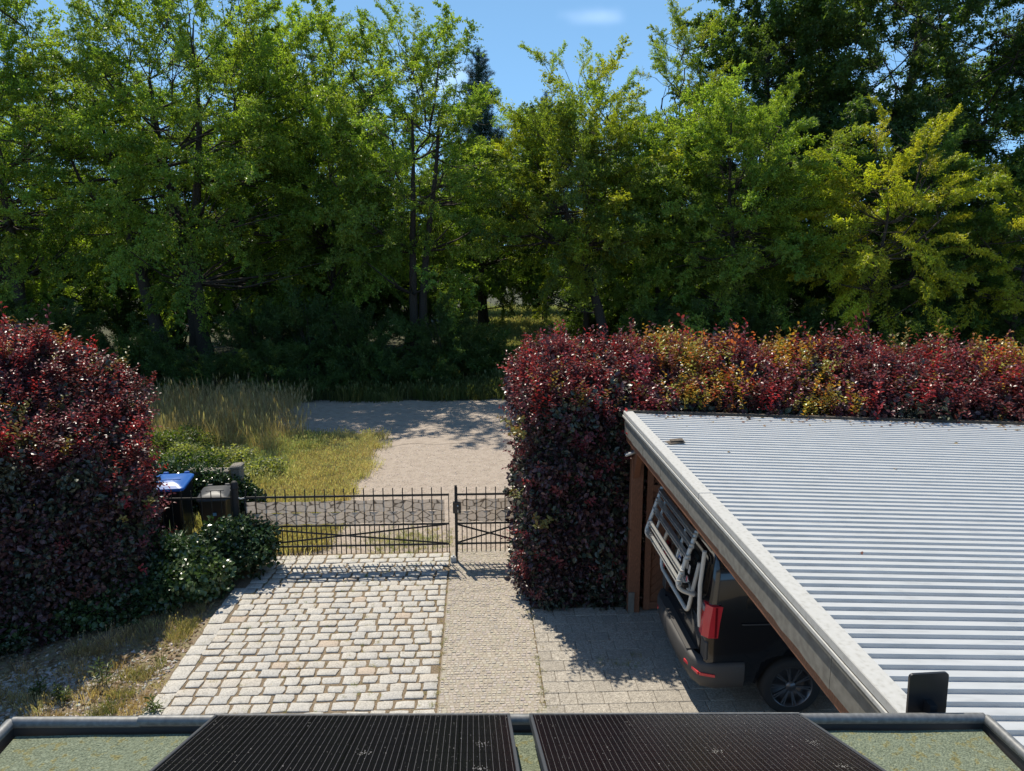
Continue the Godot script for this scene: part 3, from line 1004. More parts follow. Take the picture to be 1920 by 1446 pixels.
# ------------------------------------------------------------------ the bay in front of the window
func build_bay() -> void:
	var t := thing("house_bay", "flat bay roof of green mineral felt with grey metal edge trim", "bay roof", Vector3(0.05, -0.075, -1.3))
	t.rotation.z = -0.028
	var off := Vector3(-0.05, 0, 1.3)
	var x0 := -1.90
	var x1 := 1.98
	var z0 := -2.62
	var z1 := 0.6
	var st := mb()
	box(st, Vector3((x0 + x1) / 2, 1.63, (z0 + z1) / 2) + off, Vector3(x1 - x0 - 0.16, 3.32, z1 - z0 - 0.16))
	obj("wall", st, M.render, t)
	st = mb()
	# felt, slightly uneven, tucked into the upstand
	var n := 26
	var nz := FastNoiseLite.new()
	nz.frequency = 0.7
	var P := func(i: int, j: int) -> Vector3:
		var x := lerpf(x0 + 0.02, x1 - 0.02, i / float(n))
		var z := lerpf(z0 + 0.02, z1, j / float(n))
		var rise := 0.0
		var dz := z - z0
		if dz < 0.10:
			rise = 0.012 * (1.0 - dz / 0.10)
		return Vector3(x, 3.382 + rise + nz.get_noise_2d(x * 3, z * 3) * 0.008, z) + off
	st.set_smooth_group(0)
	for i in n:
		for j in n:
			quad(st, P.call(i, j), P.call(i + 1, j), P.call(i + 1, j + 1), P.call(i, j + 1))
	obj("roof_felt", st, M.felt, t)
	# upstand boards behind the trim
	for e in [[Vector3((x0 + x1) / 2, 3.375, z0 - 0.012), Vector3(x1 - x0, 0.10, 0.024)], [Vector3(x0 - 0.012, 3.375, (z0 + z1) / 2), Vector3(0.024, 0.10, z1 - z0 + 0.04)], [Vector3(x1 + 0.012, 3.375, (z0 + z1) / 2), Vector3(0.024, 0.10, z1 - z0 + 0.04)]]:
		st = mb()
		box(st, e[0] + off, e[1])
		obj("upstand", st, M.upstand, t)
	# rolled metal trim, in lengths
	var runs := [[Vector3(x0 - 0.005, 3.425, z0 - 0.01), Vector3(-1.42, 3.425, z0 - 0.012)], [Vector3(-1.43, 3.428, z0 - 0.012), Vector3(0.9, 3.428, z0 - 0.012)], [Vector3(0.89, 3.425, z0 - 0.012), Vector3(x1 + 0.005, 3.425, z0 - 0.01)], [Vector3(x0 - 0.012, 3.424, z0 - 0.005), Vector3(x0 - 0.012, 3.424, z1)], [Vector3(x1 + 0.012, 3.424, z0 - 0.005), Vector3(x1 + 0.012, 3.424, -1.9)], [Vector3(x1 + 0.012, 3.428, -1.92), Vector3(x1 + 0.012, 3.428, z1)]]
	for e in runs:
		st = mb()
		tube(st, [e[0] + off, e[1] + off], [0.021, 0.021], 10)
		var mid: Vector3 = (e[0] + e[1]) / 2.0
		var along: Vector3 = (e[1] - e[0])
		var out_ := Vector3(0, 0, -0.026) if absf(along.x) > absf(along.z) else Vector3(-0.026 if mid.x < 0 else 0.026, 0, 0)
		box(st, mid + out_ * 0.9 + Vector3(0, -0.05, 0) + off, Vector3(maxf(absf(along.x), 0.004), 0.10, maxf(absf(along.z), 0.004)))
		obj("edge_trim", st, M.trim, t)
	# two solar panels, sloping down towards the trees
	var tex := solar_print()
	var cells := mat(Color.WHITE, 0.16)
	cells.albedo_texture = tex
	cells.metallic_specular = 0.32
	var an := deg_to_rad(19.0)
	for k in 2:
		var px: float = [-1.022, 0.187][k]
		var w: float = [1.134, 1.085][k]
		var L := 1.72
		var sp := thing("solar_panel", ["black solar panel on the bay roof, on the side of the bins", "black solar panel on the bay roof, on the side of the carport"][k], "solar panel", Vector3(px + w / 2, 3.36, -1.75), "solar panels on the bay roof")
		var org := Vector3(px - sp.position.x, 0.076, -2.585 - sp.position.z)
		sp.position.y = 3.336 - 0.03 * (px + w / 2 - 0.12)
		sp.rotation.z = -0.03
		var u := Vector3(1, 0, 0)
		var v := Vector3(0, sin(an), cos(an))
		var nn := Vector3(0, cos(an), -sin(an))
		var bs := Basis(u, nn, v)
		st = mb()
		st.set_uv(Vector2(0, 0)); st.add_vertex(org + nn * -0.002 + u * 0.01 + v * 0.01)
		st.set_uv(Vector2(1, 0)); st.add_vertex(org + nn * -0.002 + u * (w - 0.01) + v * 0.01)
		st.set_uv(Vector2(1, 1)); st.add_vertex(org + nn * -0.002 + u * (w - 0.01) + v * (L - 0.01))
		st.set_uv(Vector2(0, 0)); st.add_vertex(org + nn * -0.002 + u * 0.01 + v * 0.01)
		st.set_uv(Vector2(1, 1)); st.add_vertex(org + nn * -0.002 + u * (w - 0.01) + v * (L - 0.01))
		st.set_uv(Vector2(0, 1)); st.add_vertex(org + nn * -0.002 + u * 0.01 + v * (L - 0.01))
		obj("cell_sheet", st, cells, sp)
		for f in [[Vector2(w / 2, 0.006), Vector2(w, 0.012)], [Vector2(w / 2, L - 0.006), Vector2(w, 0.012)], [Vector2(0.006, L / 2), Vector2(0.012, L - 0.024)], [Vector2(w - 0.006, L / 2), Vector2(0.012, L - 0.024)]]:
			st = mb()
			bbox(st, org + u * f[0].x + v * f[0].y - nn * 0.016, Vector3(f[1].x, 0.034, f[1].y), 0.002, bs)
			obj("frame", st, M.grey_plastic if f[1].x < 0.1 else M.trim, sp)
		for lx in [0.12, w - 0.12]:
			st = mb()
			var top: Vector3 = org + u * lx + v * (L - 0.12) - nn * 0.034
			box(st, Vector3(top.x, (top.y - 0.062) / 2, top.z), Vector3(0.03, top.y + 0.062, 0.03))
			obj("leg", st, M.alu, sp)
			st = mb()
			var f0: Vector3 = org + u * lx + v * 0.2 - nn * 0.034
			box(st, Vector3(f0.x, (f0.y - 0.062) / 2, f0.z), Vector3(0.03, f0.y + 0.062, 0.03))
			obj("leg", st, M.alu, sp)
	# black plate on a bracket outside the trim
	var pt := thing("black_plate", "black rounded rectangular plate standing up at the bay roof edge", "plate", Vector3(1.885, 3.215, -2.72))
	st = mb()
	prism(st, round_rect(0.168, 0.20, 0.016), 0.012, Transform3D(Basis(Vector3(0, 0, 1), 0.03), Vector3(0, 0.138, 0)))
	obj("panel", st, M.black_plastic, pt)
	st = mb()
	box(st, Vector3(0, 0.09, 0.033), Vector3(0.03, 0.06, 0.05))
	obj("bracket", st, M.black_plastic, pt)

# ------------------------------------------------------------------ carport
func roof_y(x: float) -> float:
	return 2.965 - 0.041 * (x - 2.05)

func build_carport() -> void:
	var t := thing("carport", "timber carport with a pale corrugated metal roof over the van", "carport", Vector3(5.2, 0, -6.0))
	var off := -t.position
	var x0 := 2.09
	var x1 := 9.0
	var z0 := -9.80
	var z1 := -0.9
	# corrugated sheets: trapezoid ridges 110 mm apart, 18 mm high, running along x
	var prof := []
	var z := z0
	while z < z1:
		prof.append(Vector2(z, 0.0))
		prof.append(Vector2(z + 0.046, 0.0))
		prof.append(Vector2(z + 0.051, 0.023))
		prof.append(Vector2(z + 0.105, 0.023))
		z += 0.11
	var st := mb()
	for i in prof.size() - 1:
		var a: Vector2 = prof[i]
		var b: Vector2 = prof[i + 1]
		quad(st, Vector3(x0, roof_y(x0) + b.y, b.x) + off, Vector3(x0, roof_y(x0) + a.y, a.x) + off, Vector3(x1, roof_y(x1) + a.y, a.x) + off, Vector3(x1, roof_y(x1) + b.y, b.x) + off)
	var roof := obj("corrugated_roof", st, M.zinc, t)
	# wide verge flashing along the entrance side, in two lengths
	for e in [[-9.86, -6.35], [-6.34, -0.9]]:
		st = mb()
		bbox(st, Vector3(2.083, roof_y(2.1) + 0.034, (e[0] + e[1]) / 2) + off, Vector3(0.122, 0.008, e[1] - e[0]), 0.003)
		bbox(st, Vector3(2.024, roof_y(2.05) + 0.005, (e[0] + e[1]) / 2) + off, Vector3(0.008, 0.055, e[1] - e[0]), 0.003)
		obj("verge_flashing", st, M.flash, roof)
	st = mb()
	bbox(st, Vector3(2.012, roof_y(2.05) - 0.035, (-9.86 - 0.9) / 2) + off, Vector3(0.012, 0.028, 8.96), 0.003)
	obj("drip_edge", st, M.flash, roof)
	# board along the far edge
	st = mb()
	var bb := Basis(Vector3(0, 0, 1), -0.041)
	box(st, Vector3(5.55, roof_y(5.55) + 0.012, -9.845) + off, Vector3(6.98, 0.07, 0.05), bb)
	obj("edge_board", st, M.wood_old, roof)
	# fascia: grey cladding in lengths over a brown beam, ragged lower edge
	rng.seed = 21
	var zz := -9.84
	while zz < -0.9:
		var e := minf(zz + rng.randf_range(0.8, 1.15), -0.9)
		var poly := PackedVector2Array([Vector2(zz, 2.925), Vector2(e - 0.004, 2.925)])
		var q := e - 0.004
		while q > zz:
			poly.append(Vector2(q, 2.675 + rng.randf_range(-0.008, 0.008)))
			q -= rng.randf_range(0.08, 0.2)
		poly.append(Vector2(zz, 2.675))
		st = mb()
		prism(st, poly, 0.012, Transform3D(Basis(Vector3(0, 0, 1), Vector3(0, 1, 0), Vector3(-1, 0, 0)), Vector3(2.05 + rng.randf_range(0, 0.004), 0, 0) + off))
		obj("fascia_panel", st, M.fascia, t)
		zz = e
	st = mb()
	box(st, Vector3(2.10, 2.715, -5.35) + off, Vector3(0.085, 0.25, 8.9))
	obj("beam", st, M.wood, t)
	for x in [4.5, 6.6, 8.8]:
		st = mb()
		box(st, Vector3(x, roof_y(x) - 0.10, -5.35) + off, Vector3(0.08, 0.18, 8.85))
		obj("beam", st, M.wood, t)
	for k in 8:
		st = mb()
		var rz := -9.5 + k * 1.15
		box(st, Vector3(5.5, roof_y(5.5) - 0.035, rz) + off, Vector3(6.7, 0.06, 0.06), bb)
		obj("rafter", st, M.wood, t)
	# posts
	for p in [Vector3(2.22, 2.63, -9.84), Vector3(2.22, 2.63, -1.1), Vector3(8.8, 2.6, -9.84), Vector3(8.8, 2.6, -5.5), Vector3(8.8, 2.6, -1.1)]:
		st = mb()
		bbox(st, Vector3(p.x + 0.01, p.y / 2, p.z) + off, Vector3(0.17, p.y, 0.14), 0.006)
		obj("post", st, M.wood, t)
	st = mb()
	bar(st, Vector3(2.20, 2.08, -9.78) + off, Vector3(2.16, 2.59, -9.35) + off, 0.08, 0.08)
	obj("brace", st, M.wood, t)
	st = mb()
	box(st, Vector3(2.19, 0.16, -9.755) + off, Vector3(0.085, 0.34, 0.02))
	obj("post_plate", st, M.fascia, t)
	# end wall: framed panel with diagonal boards and a lattice, then plain boards
	var zw := -9.86
	for e in [[Vector3(2.43, 1.20, zw + 0.02), Vector3(0.09, 2.35, 0.06)], [Vector3(3.57, 1.20, zw + 0.02), Vector3(0.09, 2.35, 0.06)], [Vector3(3.0, 2.33, zw + 0.025), Vector3(1.05, 0.10, 0.05)], [Vector3(3.0, 1.88, zw + 0.025), Vector3(1.05, 0.10, 0.05)], [Vector3(3.0, 0.09, zw + 0.025), Vector3(1.05, 0.10, 0.05)]]:
		st = mb()
		bbox(st, e[0] + off, e[1], 0.004)
		obj("panel_frame", st, M.wood, t)
	var rect := PackedVector2Array([Vector2(2.475, 0.14), Vector2(3.525, 0.14), Vector2(3.525, 1.83), Vector2(2.475, 1.83)])
	for k in 22:
		var c := -0.9 + k * 0.135
		var s := PackedVector2Array([Vector2(2.3, c + 0.0), Vector2(3.7, c + 1.4), Vector2(3.7, c + 1.4 + 0.127), Vector2(2.3, c + 0.127)])
		for q in Geometry2D.intersect_polygons(rect, s):
			st = mb()
			prism(st, q, 0.02, Transform3D(Basis(), Vector3(0, 0, zw) + off))
			obj("diagonal_board", st, M.wood, t)
	var lrect := PackedVector2Array([Vector2(2.475, 1.93), Vector2(3.525, 1.93), Vector2(3.525, 2.28), Vector2(2.475, 2.28)])
	for k in 15:
		for sg in [1.0, -1.0]:
			var c := (0.45 + k * 0.1) if sg > 0 else (1.78 + k * 0.1)
			var s := PackedVector2Array()
			for e in [[2.3, 0.0], [3.7, 0.0], [3.7, 0.022], [2.3, 0.022]]:
				s.append(Vector2(e[0], c + sg * (e[0] - 2.3) + e[1] + (1.0 if sg < 0 else 0.0) - (0.6 if sg < 0 else 0.0)))
			for q in Geometry2D.intersect_polygons(lrect, s):
				st = mb()
				prism(st, q, 0.008, Transform3D(Basis(), Vector3(0, 0, zw + (0.004 if sg > 0 else 0.014)) + off))
				obj("lattice_slat", st, M.wood, t)
	var bx := 3.63
	while bx < 8.7:
		st = mb()
		box(st, Vector3(bx + 0.098, 1.32, zw) + off, Vector3(0.19, 2.6, 0.024))
		obj("wall_board", st, M.wood, t)
		bx += 0.2
	# spotlight on the corner post
	var sl := thing("spotlight", "small silver spotlight with a bracket on the carport corner post", "spotlight", Vector3(2.15, 2.42, -9.74))
	st = mb()
	box(st, Vector3(0.0, 0.0, 0.0), Vector3(0.03, 0.05, 0.06))
	bar(st, Vector3(0, 0, 0.02), Vector3(-0.04, 0.02, 0.09), 0.016, 0.016)
	obj("bracket", st, M.wood_old, sl)
	st = mb()
	bbox(st, Vector3(-0.07, 0.03, 0.11), Vector3(0.15, 0.035, 0.09), 0.008, Basis(Vector3(0, 0, 1), 0.35))
	obj("housing", st, M.alu, sl)
	# loose slate on the roof
	var rt := thing("roof_slate", "small dark brown slate lying on the corrugated carport roof", "roof slate", Vector3(2.30, roof_y(2.3) + 0.022, -8.2))
	st = mb()
	bbox(st, Vector3(0, 0.012, 0), Vector3(0.20, 0.014, 0.13), 0.003, Basis(Vector3(0, 1, 0), 0.25) * Basis(Vector3(0, 0, 1), 0.06))
	obj("slate", st, M.wood_old, rt)
	st = mb()
	bbox(st, Vector3(0.02, 0.032, -0.01), Vector3(0.15, 0.012, 0.10), 0.003, Basis(Vector3(0, 1, 0), -0.1) * Basis(Vector3(0, 0, 1), 0.09))
	obj("slate_chip", st, M.wood_old, rt)

# ------------------------------------------------------------------ trees
func build_trees() -> void:
	var G1 := Color(0.22, 0.34, 0.066)
	var G2 := Color(0.39, 0.51, 0.09)
	var Y1 := Color(0.42, 0.47, 0.05)
	var Y2 := Color(0.60, 0.60, 0.06)
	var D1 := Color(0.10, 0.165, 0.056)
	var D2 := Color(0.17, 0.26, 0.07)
	tree("maple_tree", "broad light green maple with several stems behind the dry grass", Vector3(-10.8, 0, -29.8), 16.0, 6.2, 1.6, G1, G2, {"seed": 5, "r": 0.30, "stems": [Vector3(-1.5, 0, 0), Vector3(0.1, 0, 0.3), Vector3(-0.7, 0, -0.5)], "n": 430, "limbs": 16, "leaders": 12})
	tree("maple_tree", "tall light green maple rising behind the dark red hedge", Vector3(-18.2, 0, -30.0), 16.6, 5.4, 1.6, G1, G2, {"seed": 6, "r": 0.28, "n": 360, "limbs": 12, "leaders": 8})
	tree("maple_tree", "slim bright green tree between the broad maple and the forked tree", Vector3(-5.9, 0, -31.0), 14.6, 3.9, 1.8, G1, G2, {"seed": 7, "r": 0.17, "n": 215, "leaders": 6, "bough": 1.0})
	tree("forked_tree", "loose green tree with dark forked limbs across the track from the gate", Vector3(-2.5, 0, -29.6), 14.0, 4.4, 2.6, G1, G2, {"seed": 8, "r": 0.22, "stems": [Vector3.ZERO, Vector3(0.35, 0, 0.1)], "n": 190, "limbs": 18, "leaders": 8, "bough": 0.95})
	tree("ivy_clad_tree", "leaning tree with a dense dark crown and yellowish top", Vector3(5.5, 0, -29.4), 10.8, 3.7, 3.0, D2, Y1, {"seed": 9, "r": 0.27, "lean": Vector3(-2.0, 0, 0), "n": 270, "bough": 0.85, "leaders": 8})
	tree("umbrella_tree", "airy tree with flat feathery sprays standing against the sky", Vector3(4.8, 0, -33.0), 13.8, 4.3, 4.0, Y1, G2, {"seed": 10, "r": 0.17, "n": 100, "limbs": 14, "leaders": 5, "low": -0.3, "bough": 0.95, "mesh": M.locust_boughs})
	tree("slender_tree", "slender sparse tree with bare twigs reaching above its neighbours", Vector3(9.2, 0, -33.5), 15.6, 2.4, 5.5, G2, Y1, {"seed": 11, "r": 0.14, "n": 46, "bough": 0.62, "limbs": 16, "leaders": 10, "low": -0.5})
	tree("maple_tree", "rounded mid green tree on the bin side of the yellowish tree and below the oak", Vector3(10.2, 0, -29.2), 11.6, 4.1, 1.4, G1, G2, {"seed": 12, "r": 0.2, "n": 270, "leaders": 8})
	tree("oak_tree", "huge dark green oak towering over the carport side", Vector3(20.8, 0, -36.5), 23.0, 8.4, 3.0, D1, D2, {"seed": 13, "r": 0.5, "n": 520, "bough": 1.25, "limbs": 18, "leaders": 8, "mesh": M.oak_boughs})
	tree("oak_tree", "narrower dark green oak at the open sky's edge", Vector3(14.9, 0, -38.0), 21.5, 4.6, 4.0, D1, D2, {"seed": 14, "r": 0.4, "n": 290, "bough": 1.15, "limbs": 10, "leaders": 10, "mesh": M.oak_boughs})
	tree("locust_tree", "bright yellow-green young tree with layered sprays before the oak", Vector3(14.9, 0, -26.9), 10.0, 3.3, 1.6, Y1, Y2, {"seed": 15, "r": 0.15, "n": 120, "limbs": 14, "leaders": 4, "bough": 0.85, "rise": 0.05, "mesh": M.locust_boughs})
	tree("locust_tree", "yellow-green sprays of a young tree at the hedge's far end", Vector3(21.0, 0, -27.5), 9.0, 3.2, 1.6, Y1, Y2, {"seed": 16, "r": 0.15, "n": 80, "limbs": 10, "bough": 0.85, "rise": 0.05, "mesh": M.locust_boughs})
	tree("maple_tree", "dark green tree filling between the two yellow-green trees", Vector3(18.3, 0, -30.2), 9.6, 4.4, 1.2, D2, G1, {"seed": 17, "r": 0.18, "n": 210})
	tree("maple_tree", "low mid green tree under the slender sparse one", Vector3(7.6, 0, -31.0), 10.8, 3.2, 1.3, G1, G2, {"seed": 18, "r": 0.18, "n": 165, "leaders": 8})
	tree("maple_tree", "tall green tree filling the gap behind the broad maple", Vector3(-8.4, 0, -36.0), 16.4, 4.6, 3.0, G1, G2, {"seed": 19, "r": 0.22, "n": 190, "bough": 1.15, "leaders": 6})
	# the wood behind
	var back := [[-25.0, -40.0, 15.0, 5.5], [-17.0, -41.0, 14.2, 5.2], [-9.5, -42.0, 13.6, 5.0], [-3.8, -40.0, 12.2, 4.4], [0.6, -48.0, 11.5, 4.2], [6.5, -45.0, 12.0, 4.8], [12.5, -46.0, 12.5, 5.4], [26.0, -40.0, 15.0, 5.5], [27.0, -30.0, 13.0, 4.6], [-24.5, -31.0, 14.0, 4.6]]
	var what := ["end of the wood past the rounded red bush", "wood behind the tall light green maple", "wood behind the broad maple", "wood behind the forked tree", "wood beyond the sunny clearing", "wood behind the airy umbrella tree", "wood behind the narrower oak", "wood behind the huge oak", "track side beyond the yellow-green trees", "track side past the tall light green maple"]
	for i in back.size():
		var b: Array = back[i]
		tree("woodland_tree", "dark green tree in the " + what[i] if i < 8 else "dark green tree on the " + what[i], Vector3(b[0], 0, b[1]), b[2], b[3], 0.6, D2, G1, {"seed": 40 + i, "r": 0.2, "n": 170, "bough": 1.35, "limbs": 7})
	pine("dark pine whose top shows above the leafy trees", Vector3(0.2, 0, -46.0), 16.4, 2.6, 1)
	pine("dark pine behind the airy umbrella tree", Vector3(4.6, 0, -50.0), 14.8, 2.4, 2)
	# undergrowth along the far side of the track
	var sh := [[-21.0, 3.6, "past the red hedge"], [-18.2, 3.2, "below the tall maple"], [-15.6, 3.4, "on the bin side of the broad maple's stems"], [-12.6, 2.4, "in front of the broad maple's stems"], [-8.4, 3.3, "on the carport side of the broad maple's stems"], [-6.3, 3.8, "below the slim tree"], [-4.6, 2.9, "on the bin side of the forked trunk"], [-1.2, 3.3, "on the carport side of the forked trunk"], [0.0, 1.9, "on the bin side of the sunny clearing"], [7.3, 3.2, "on the carport side of the leaning trunk"], [8.3, 3.2, "below the slender tree"], [10.8, 3.4, "below the rounded tree"], [13.0, 3.0, "on the bin side of the yellow-green tree's trunk"], [16.6, 3.1, "on the carport side of the yellow-green tree's trunk"], [19.2, 3.4, "below the huge oak"], [22.5, 3.6, "at the hedge's far end"]]
	rng.seed = 31
	for i in sh.size():
		var b: Array = sh[i]
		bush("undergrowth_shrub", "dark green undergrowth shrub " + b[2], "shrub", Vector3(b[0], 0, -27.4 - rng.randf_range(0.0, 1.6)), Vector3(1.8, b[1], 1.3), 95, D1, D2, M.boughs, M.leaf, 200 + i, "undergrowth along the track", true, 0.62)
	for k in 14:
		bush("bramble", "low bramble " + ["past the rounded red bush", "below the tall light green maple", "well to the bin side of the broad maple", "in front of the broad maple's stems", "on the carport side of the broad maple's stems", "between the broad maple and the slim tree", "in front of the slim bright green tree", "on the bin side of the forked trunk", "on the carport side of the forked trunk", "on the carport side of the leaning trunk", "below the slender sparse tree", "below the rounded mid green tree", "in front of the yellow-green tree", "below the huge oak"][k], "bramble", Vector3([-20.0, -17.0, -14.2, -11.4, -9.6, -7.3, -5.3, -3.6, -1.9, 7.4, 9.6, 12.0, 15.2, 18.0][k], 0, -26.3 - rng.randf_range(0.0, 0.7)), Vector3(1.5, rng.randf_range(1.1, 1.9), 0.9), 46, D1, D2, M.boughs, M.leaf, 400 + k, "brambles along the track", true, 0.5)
	var x := -26.0
	var i := 0
	while x < 28.0:
		if x < -0.5 or x > 4.5:
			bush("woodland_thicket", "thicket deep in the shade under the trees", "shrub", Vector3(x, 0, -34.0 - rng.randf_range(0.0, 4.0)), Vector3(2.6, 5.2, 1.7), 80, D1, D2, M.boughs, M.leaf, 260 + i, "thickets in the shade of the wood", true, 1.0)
		x += 2.9
		i += 1
	x = -40.0
	while x < 42.0:
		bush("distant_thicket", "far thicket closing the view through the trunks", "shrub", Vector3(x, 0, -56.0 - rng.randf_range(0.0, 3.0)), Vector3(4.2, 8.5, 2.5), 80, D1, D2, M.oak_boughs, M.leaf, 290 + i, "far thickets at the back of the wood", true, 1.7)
		x += 5.6
		i += 1

# ------------------------------------------------------------------ hedges
func build_hedges() -> void:
	hedge("long dark red hedge with yellow-green patches behind the carport roof", PackedVector2Array([Vector2(0.72, -10.0), Vector2(0.62, -12.6), Vector2(10.8, -12.6), Vector2(10.8, -10.0), Vector2(2.6, -10.0)]), [0, 0, 0, 0, 4, 4, 4, 4, 4, 3], func(x: float, z: float) -> float:
		var u := clampf((z + 12.6) / 2.6, 0.0, 1.0)
		var h := 3.70 - 0.58 * pow(u, 3.0) - 0.030 * (x - 0.6) + 0.07 * sin(x * 2.3)
		return h - 0.55 * pow(clampf(1.0 - (x - 0.62) / 0.7, 0.0, 1.0), 2.0) - 0.3 * pow(clampf(1.0 - u / 0.25, 0.0, 1.0), 2.0), 1750, 1200, 1700, 140, 1, [[3.3, 0.7], [5.0, 0.5], [9.0, 1.0]])
	hedge("big rounded dark red bush beside the bins and gravel strip", PackedVector2Array([Vector2(-4.88, -10.45), Vector2(-5.84, -12.8), Vector2(-10.5, -12.8), Vector2(-10.5, -7.0), Vector2(-6.25, -8.85)]), [0, 3, 4], func(x: float, z: float) -> float:
		var s := (Vector2(x, z) - Vector2(-4.70, -10.45)).dot(Vector2(-0.72, -0.69)) # in from the front face
		var h := 2.55 + 1.25 * (1.0 - pow(clampf(1.0 - s / 2.4, 0.0, 1.0), 2.0))
		var e := (Vector2(x, z) - Vector2(-4.82, -10.45)).dot(Vector2(-0.946, 0.322)) # in from the right face
		return h - 1.15 * pow(clampf(1.0 - e / 2.1, 0.0, 1.0), 2.0) + 0.12 * sin(x * 3.0 + z * 2.0), 1450, 850, 950, 110, 2, [[-7.1, 0.2]])

# ------------------------------------------------------------------ gate and fence
func strip_mesh(x0: float, x1: float, y0: float, y1: float, step: float, ph: int) -> SurfaceTool:
	var st := mb()
	st.set_smooth_group(0)
	var n := int((x1 - x0) / step * 4.0)
	var P := func(i: int, s: float) -> Vector3:
		var x := lerpf(x0, x1, i / float(n))
		var k := (x - x0) / step
		return Vector3(x, lerpf(y0, y1, s) + 0.006 * sin(x * 2.1) * s, 0.016 * cos(PI * (k + ph)))
	for i in n:
		var q := [P.call(i, 0.0), P.call(i + 1, 0.0), P.call(i + 1, 1.0), P.call(i, 1.0)]
		var w := [Vector2(i, 0), Vector2(i + 1, 0), Vector2(i + 1, 1), Vector2(i, 1)]
		for k in [0, 1, 2, 0, 2, 3]:
			var g: Vector3 = q[k]
			st.set_uv(Vector2(g.x * 0.95, (w[k].y * 0.2 + ph * 0.37) * 1.7))
			st.add_vertex(g)
	return st

func gate_leaf(label: String, x0: float, x1: float, at: Vector3, stile: bool) -> void:
	var t := thing("iron_gate_leaf", label, "gate", at, "leaves of the iron gate")
	var st := mb()
	for y in [1.18, 0.67, 0.31]:
		st = mb()
		box(st, Vector3((x0 + x1) / 2, y, 0), Vector3(x1 - x0, 0.032 if y > 1 else 0.028, 0.022))
		obj("rail", st, M.iron, t)
	for s in [1, -1]:
		st = mb()
		bar(st, Vector3(x0 + 0.03, 0.655 if s > 0 else 0.325, 0.016 * s), Vector3(x1 - 0.03, 0.325 if s > 0 else 0.655, 0.016 * s), 0.028, 0.008)
		obj("brace", st, M.iron, t)
	var step := 0.161
	var n := int((x1 - x0) / step)
	for i in n + 1:
		var x := x0 + 0.02 + i * step
		if x > x1 - 0.01:
			break
		st = mb()
		bar(st, Vector3(x, 0.16, 0), Vector3(x, 1.31, 0), 0.016, 0.014)
		obj("picket", st, M.iron, t)
		if x + step / 2 < x1:
			st = mb()
			bar(st, Vector3(x + step / 2, 0.16, 0), Vector3(x + step / 2, 0.675, 0), 0.015, 0.014)
			obj("short_picket", st, M.iron, t)
	obj("privacy_strip", strip_mesh(x0 + 0.02, x1 - (0.07 if not stile else 0.0), 0.905, 1.10, step, 0), M.print, t)
	obj("privacy_strip", strip_mesh(x0 + 0.02, x1 - (0.07 if not stile else 0.0), 0.70, 0.90, step, 1), M.print, t)
	if stile:
		st = mb()
		bbox(st, Vector3(x0, 0.66, 0), Vector3(0.042, 1.36, 0.042), 0.004)
		obj("stile", st, M.iron, t)
		st = mb()
		bbox(st, Vector3(x0 + 0.015, 0.955, 0.004), Vector3(0.13, 0.20, 0.06), 0.008)
		var lk := obj("lock_box", st, M.black_plastic, t)
		st = mb()
		lathe(st, [Vector2(0.001, 0), Vector2(0.017, 0), Vector2(0.019, 0.012), Vector2(0.001, 0.02)], 12, Transform3D(Basis(Vector3(1, 0, 0), PI / 2), Vector3(x0 + 0.035, 0.99, 0.034)))
		obj("lock_cylinder", st, M.alu, lk)
		st = mb()
		bbox(st, Vector3(x0 + 0.035, 0.90, 0.04), Vector3(0.014, 0.05, 0.012), 0.003)
		obj("handle", st, M.alu, lk)
	else:
		for x in [x0, x1]:
			st = mb()
			bbox(st, Vector3(x, 0.67, 0), Vector3(0.014, 1.06, 0.014), 0.003)
			obj("stile", st, M.iron, t)

func build_gate() -> void:
	var z := -11.72
	gate_leaf("wide leaf of the black iron gate with stone-print strips", -1.68, 1.68, Vector3(-2.19, 0, z), false)
	gate_leaf("narrow leaf of the black iron gate carrying the lock box", -0.58, 0.58, Vector3(0.19, 0, z), true)
	var st := mb()
	var stop := thing("gate_stop", "small pale metal gate stop on the ground under the lock", "gate stop", Vector3(-0.44, 0, z + 0.02))
	bbox(st, Vector3(0, 0.045, 0), Vector3(0.10, 0.09, 0.09), 0.012)
	obj("block", st, M.flash, stop)
	st = mb()
	bbox(st, Vector3(0.0, 0.095, 0.0), Vector3(0.03, 0.03, 0.05), 0.004)
	obj("catch", st, M.alu, stop)
	# left gate post with a round cap
	var t := thing("gate_post", "dark iron gate post with a round cap beside the black bin", "gate post", Vector3(-4.02, 0, z))
	st = mb()
	tube(st, [Vector3(0, 0, 0), Vector3(0, 1.36, 0)], [0.055, 0.055], 16)
	obj("shaft", st, M.iron, t)
	st = mb()
	lathe(st, [Vector2(0.001, 1.475), Vector2(0.03, 1.468), Vector2(0.052, 1.445), Vector2(0.062, 1.41), Vector2(0.058, 1.375), Vector2(0.068, 1.36), Vector2(0.068, 1.34), Vector2(0.055, 1.335)], 18, Transform3D())
	obj("cap", st, M.iron, t)
	for y in [1.18, 0.35]:
		st = mb()
		tube(st, rounded([Vector3(0.05, y, 0), Vector3(0.09, y - 0.02, 0.0), Vector3(0.16, y, 0)], 0.02, 4), [0.013], 8)
		obj("hinge", st, M.flash, t)
	# fence left of the post
	t = thing("iron_fence", "short black iron fence in front of the bins", "fence", Vector3(-4.65, 0, z))
	for y in [1.18, 0.31]:
		st = mb()
		box(st, Vector3(0, y, 0), Vector3(1.14, 0.03, 0.022))
		obj("rail", st, M.iron, t)
	for i in 8:
		st = mb()
		bar(st, Vector3(-0.56 + i * 0.16, 0.05, 0), Vector3(-0.56 + i * 0.16, 1.31, 0), 0.012, 0.012)
		obj("picket", st, M.iron, t)

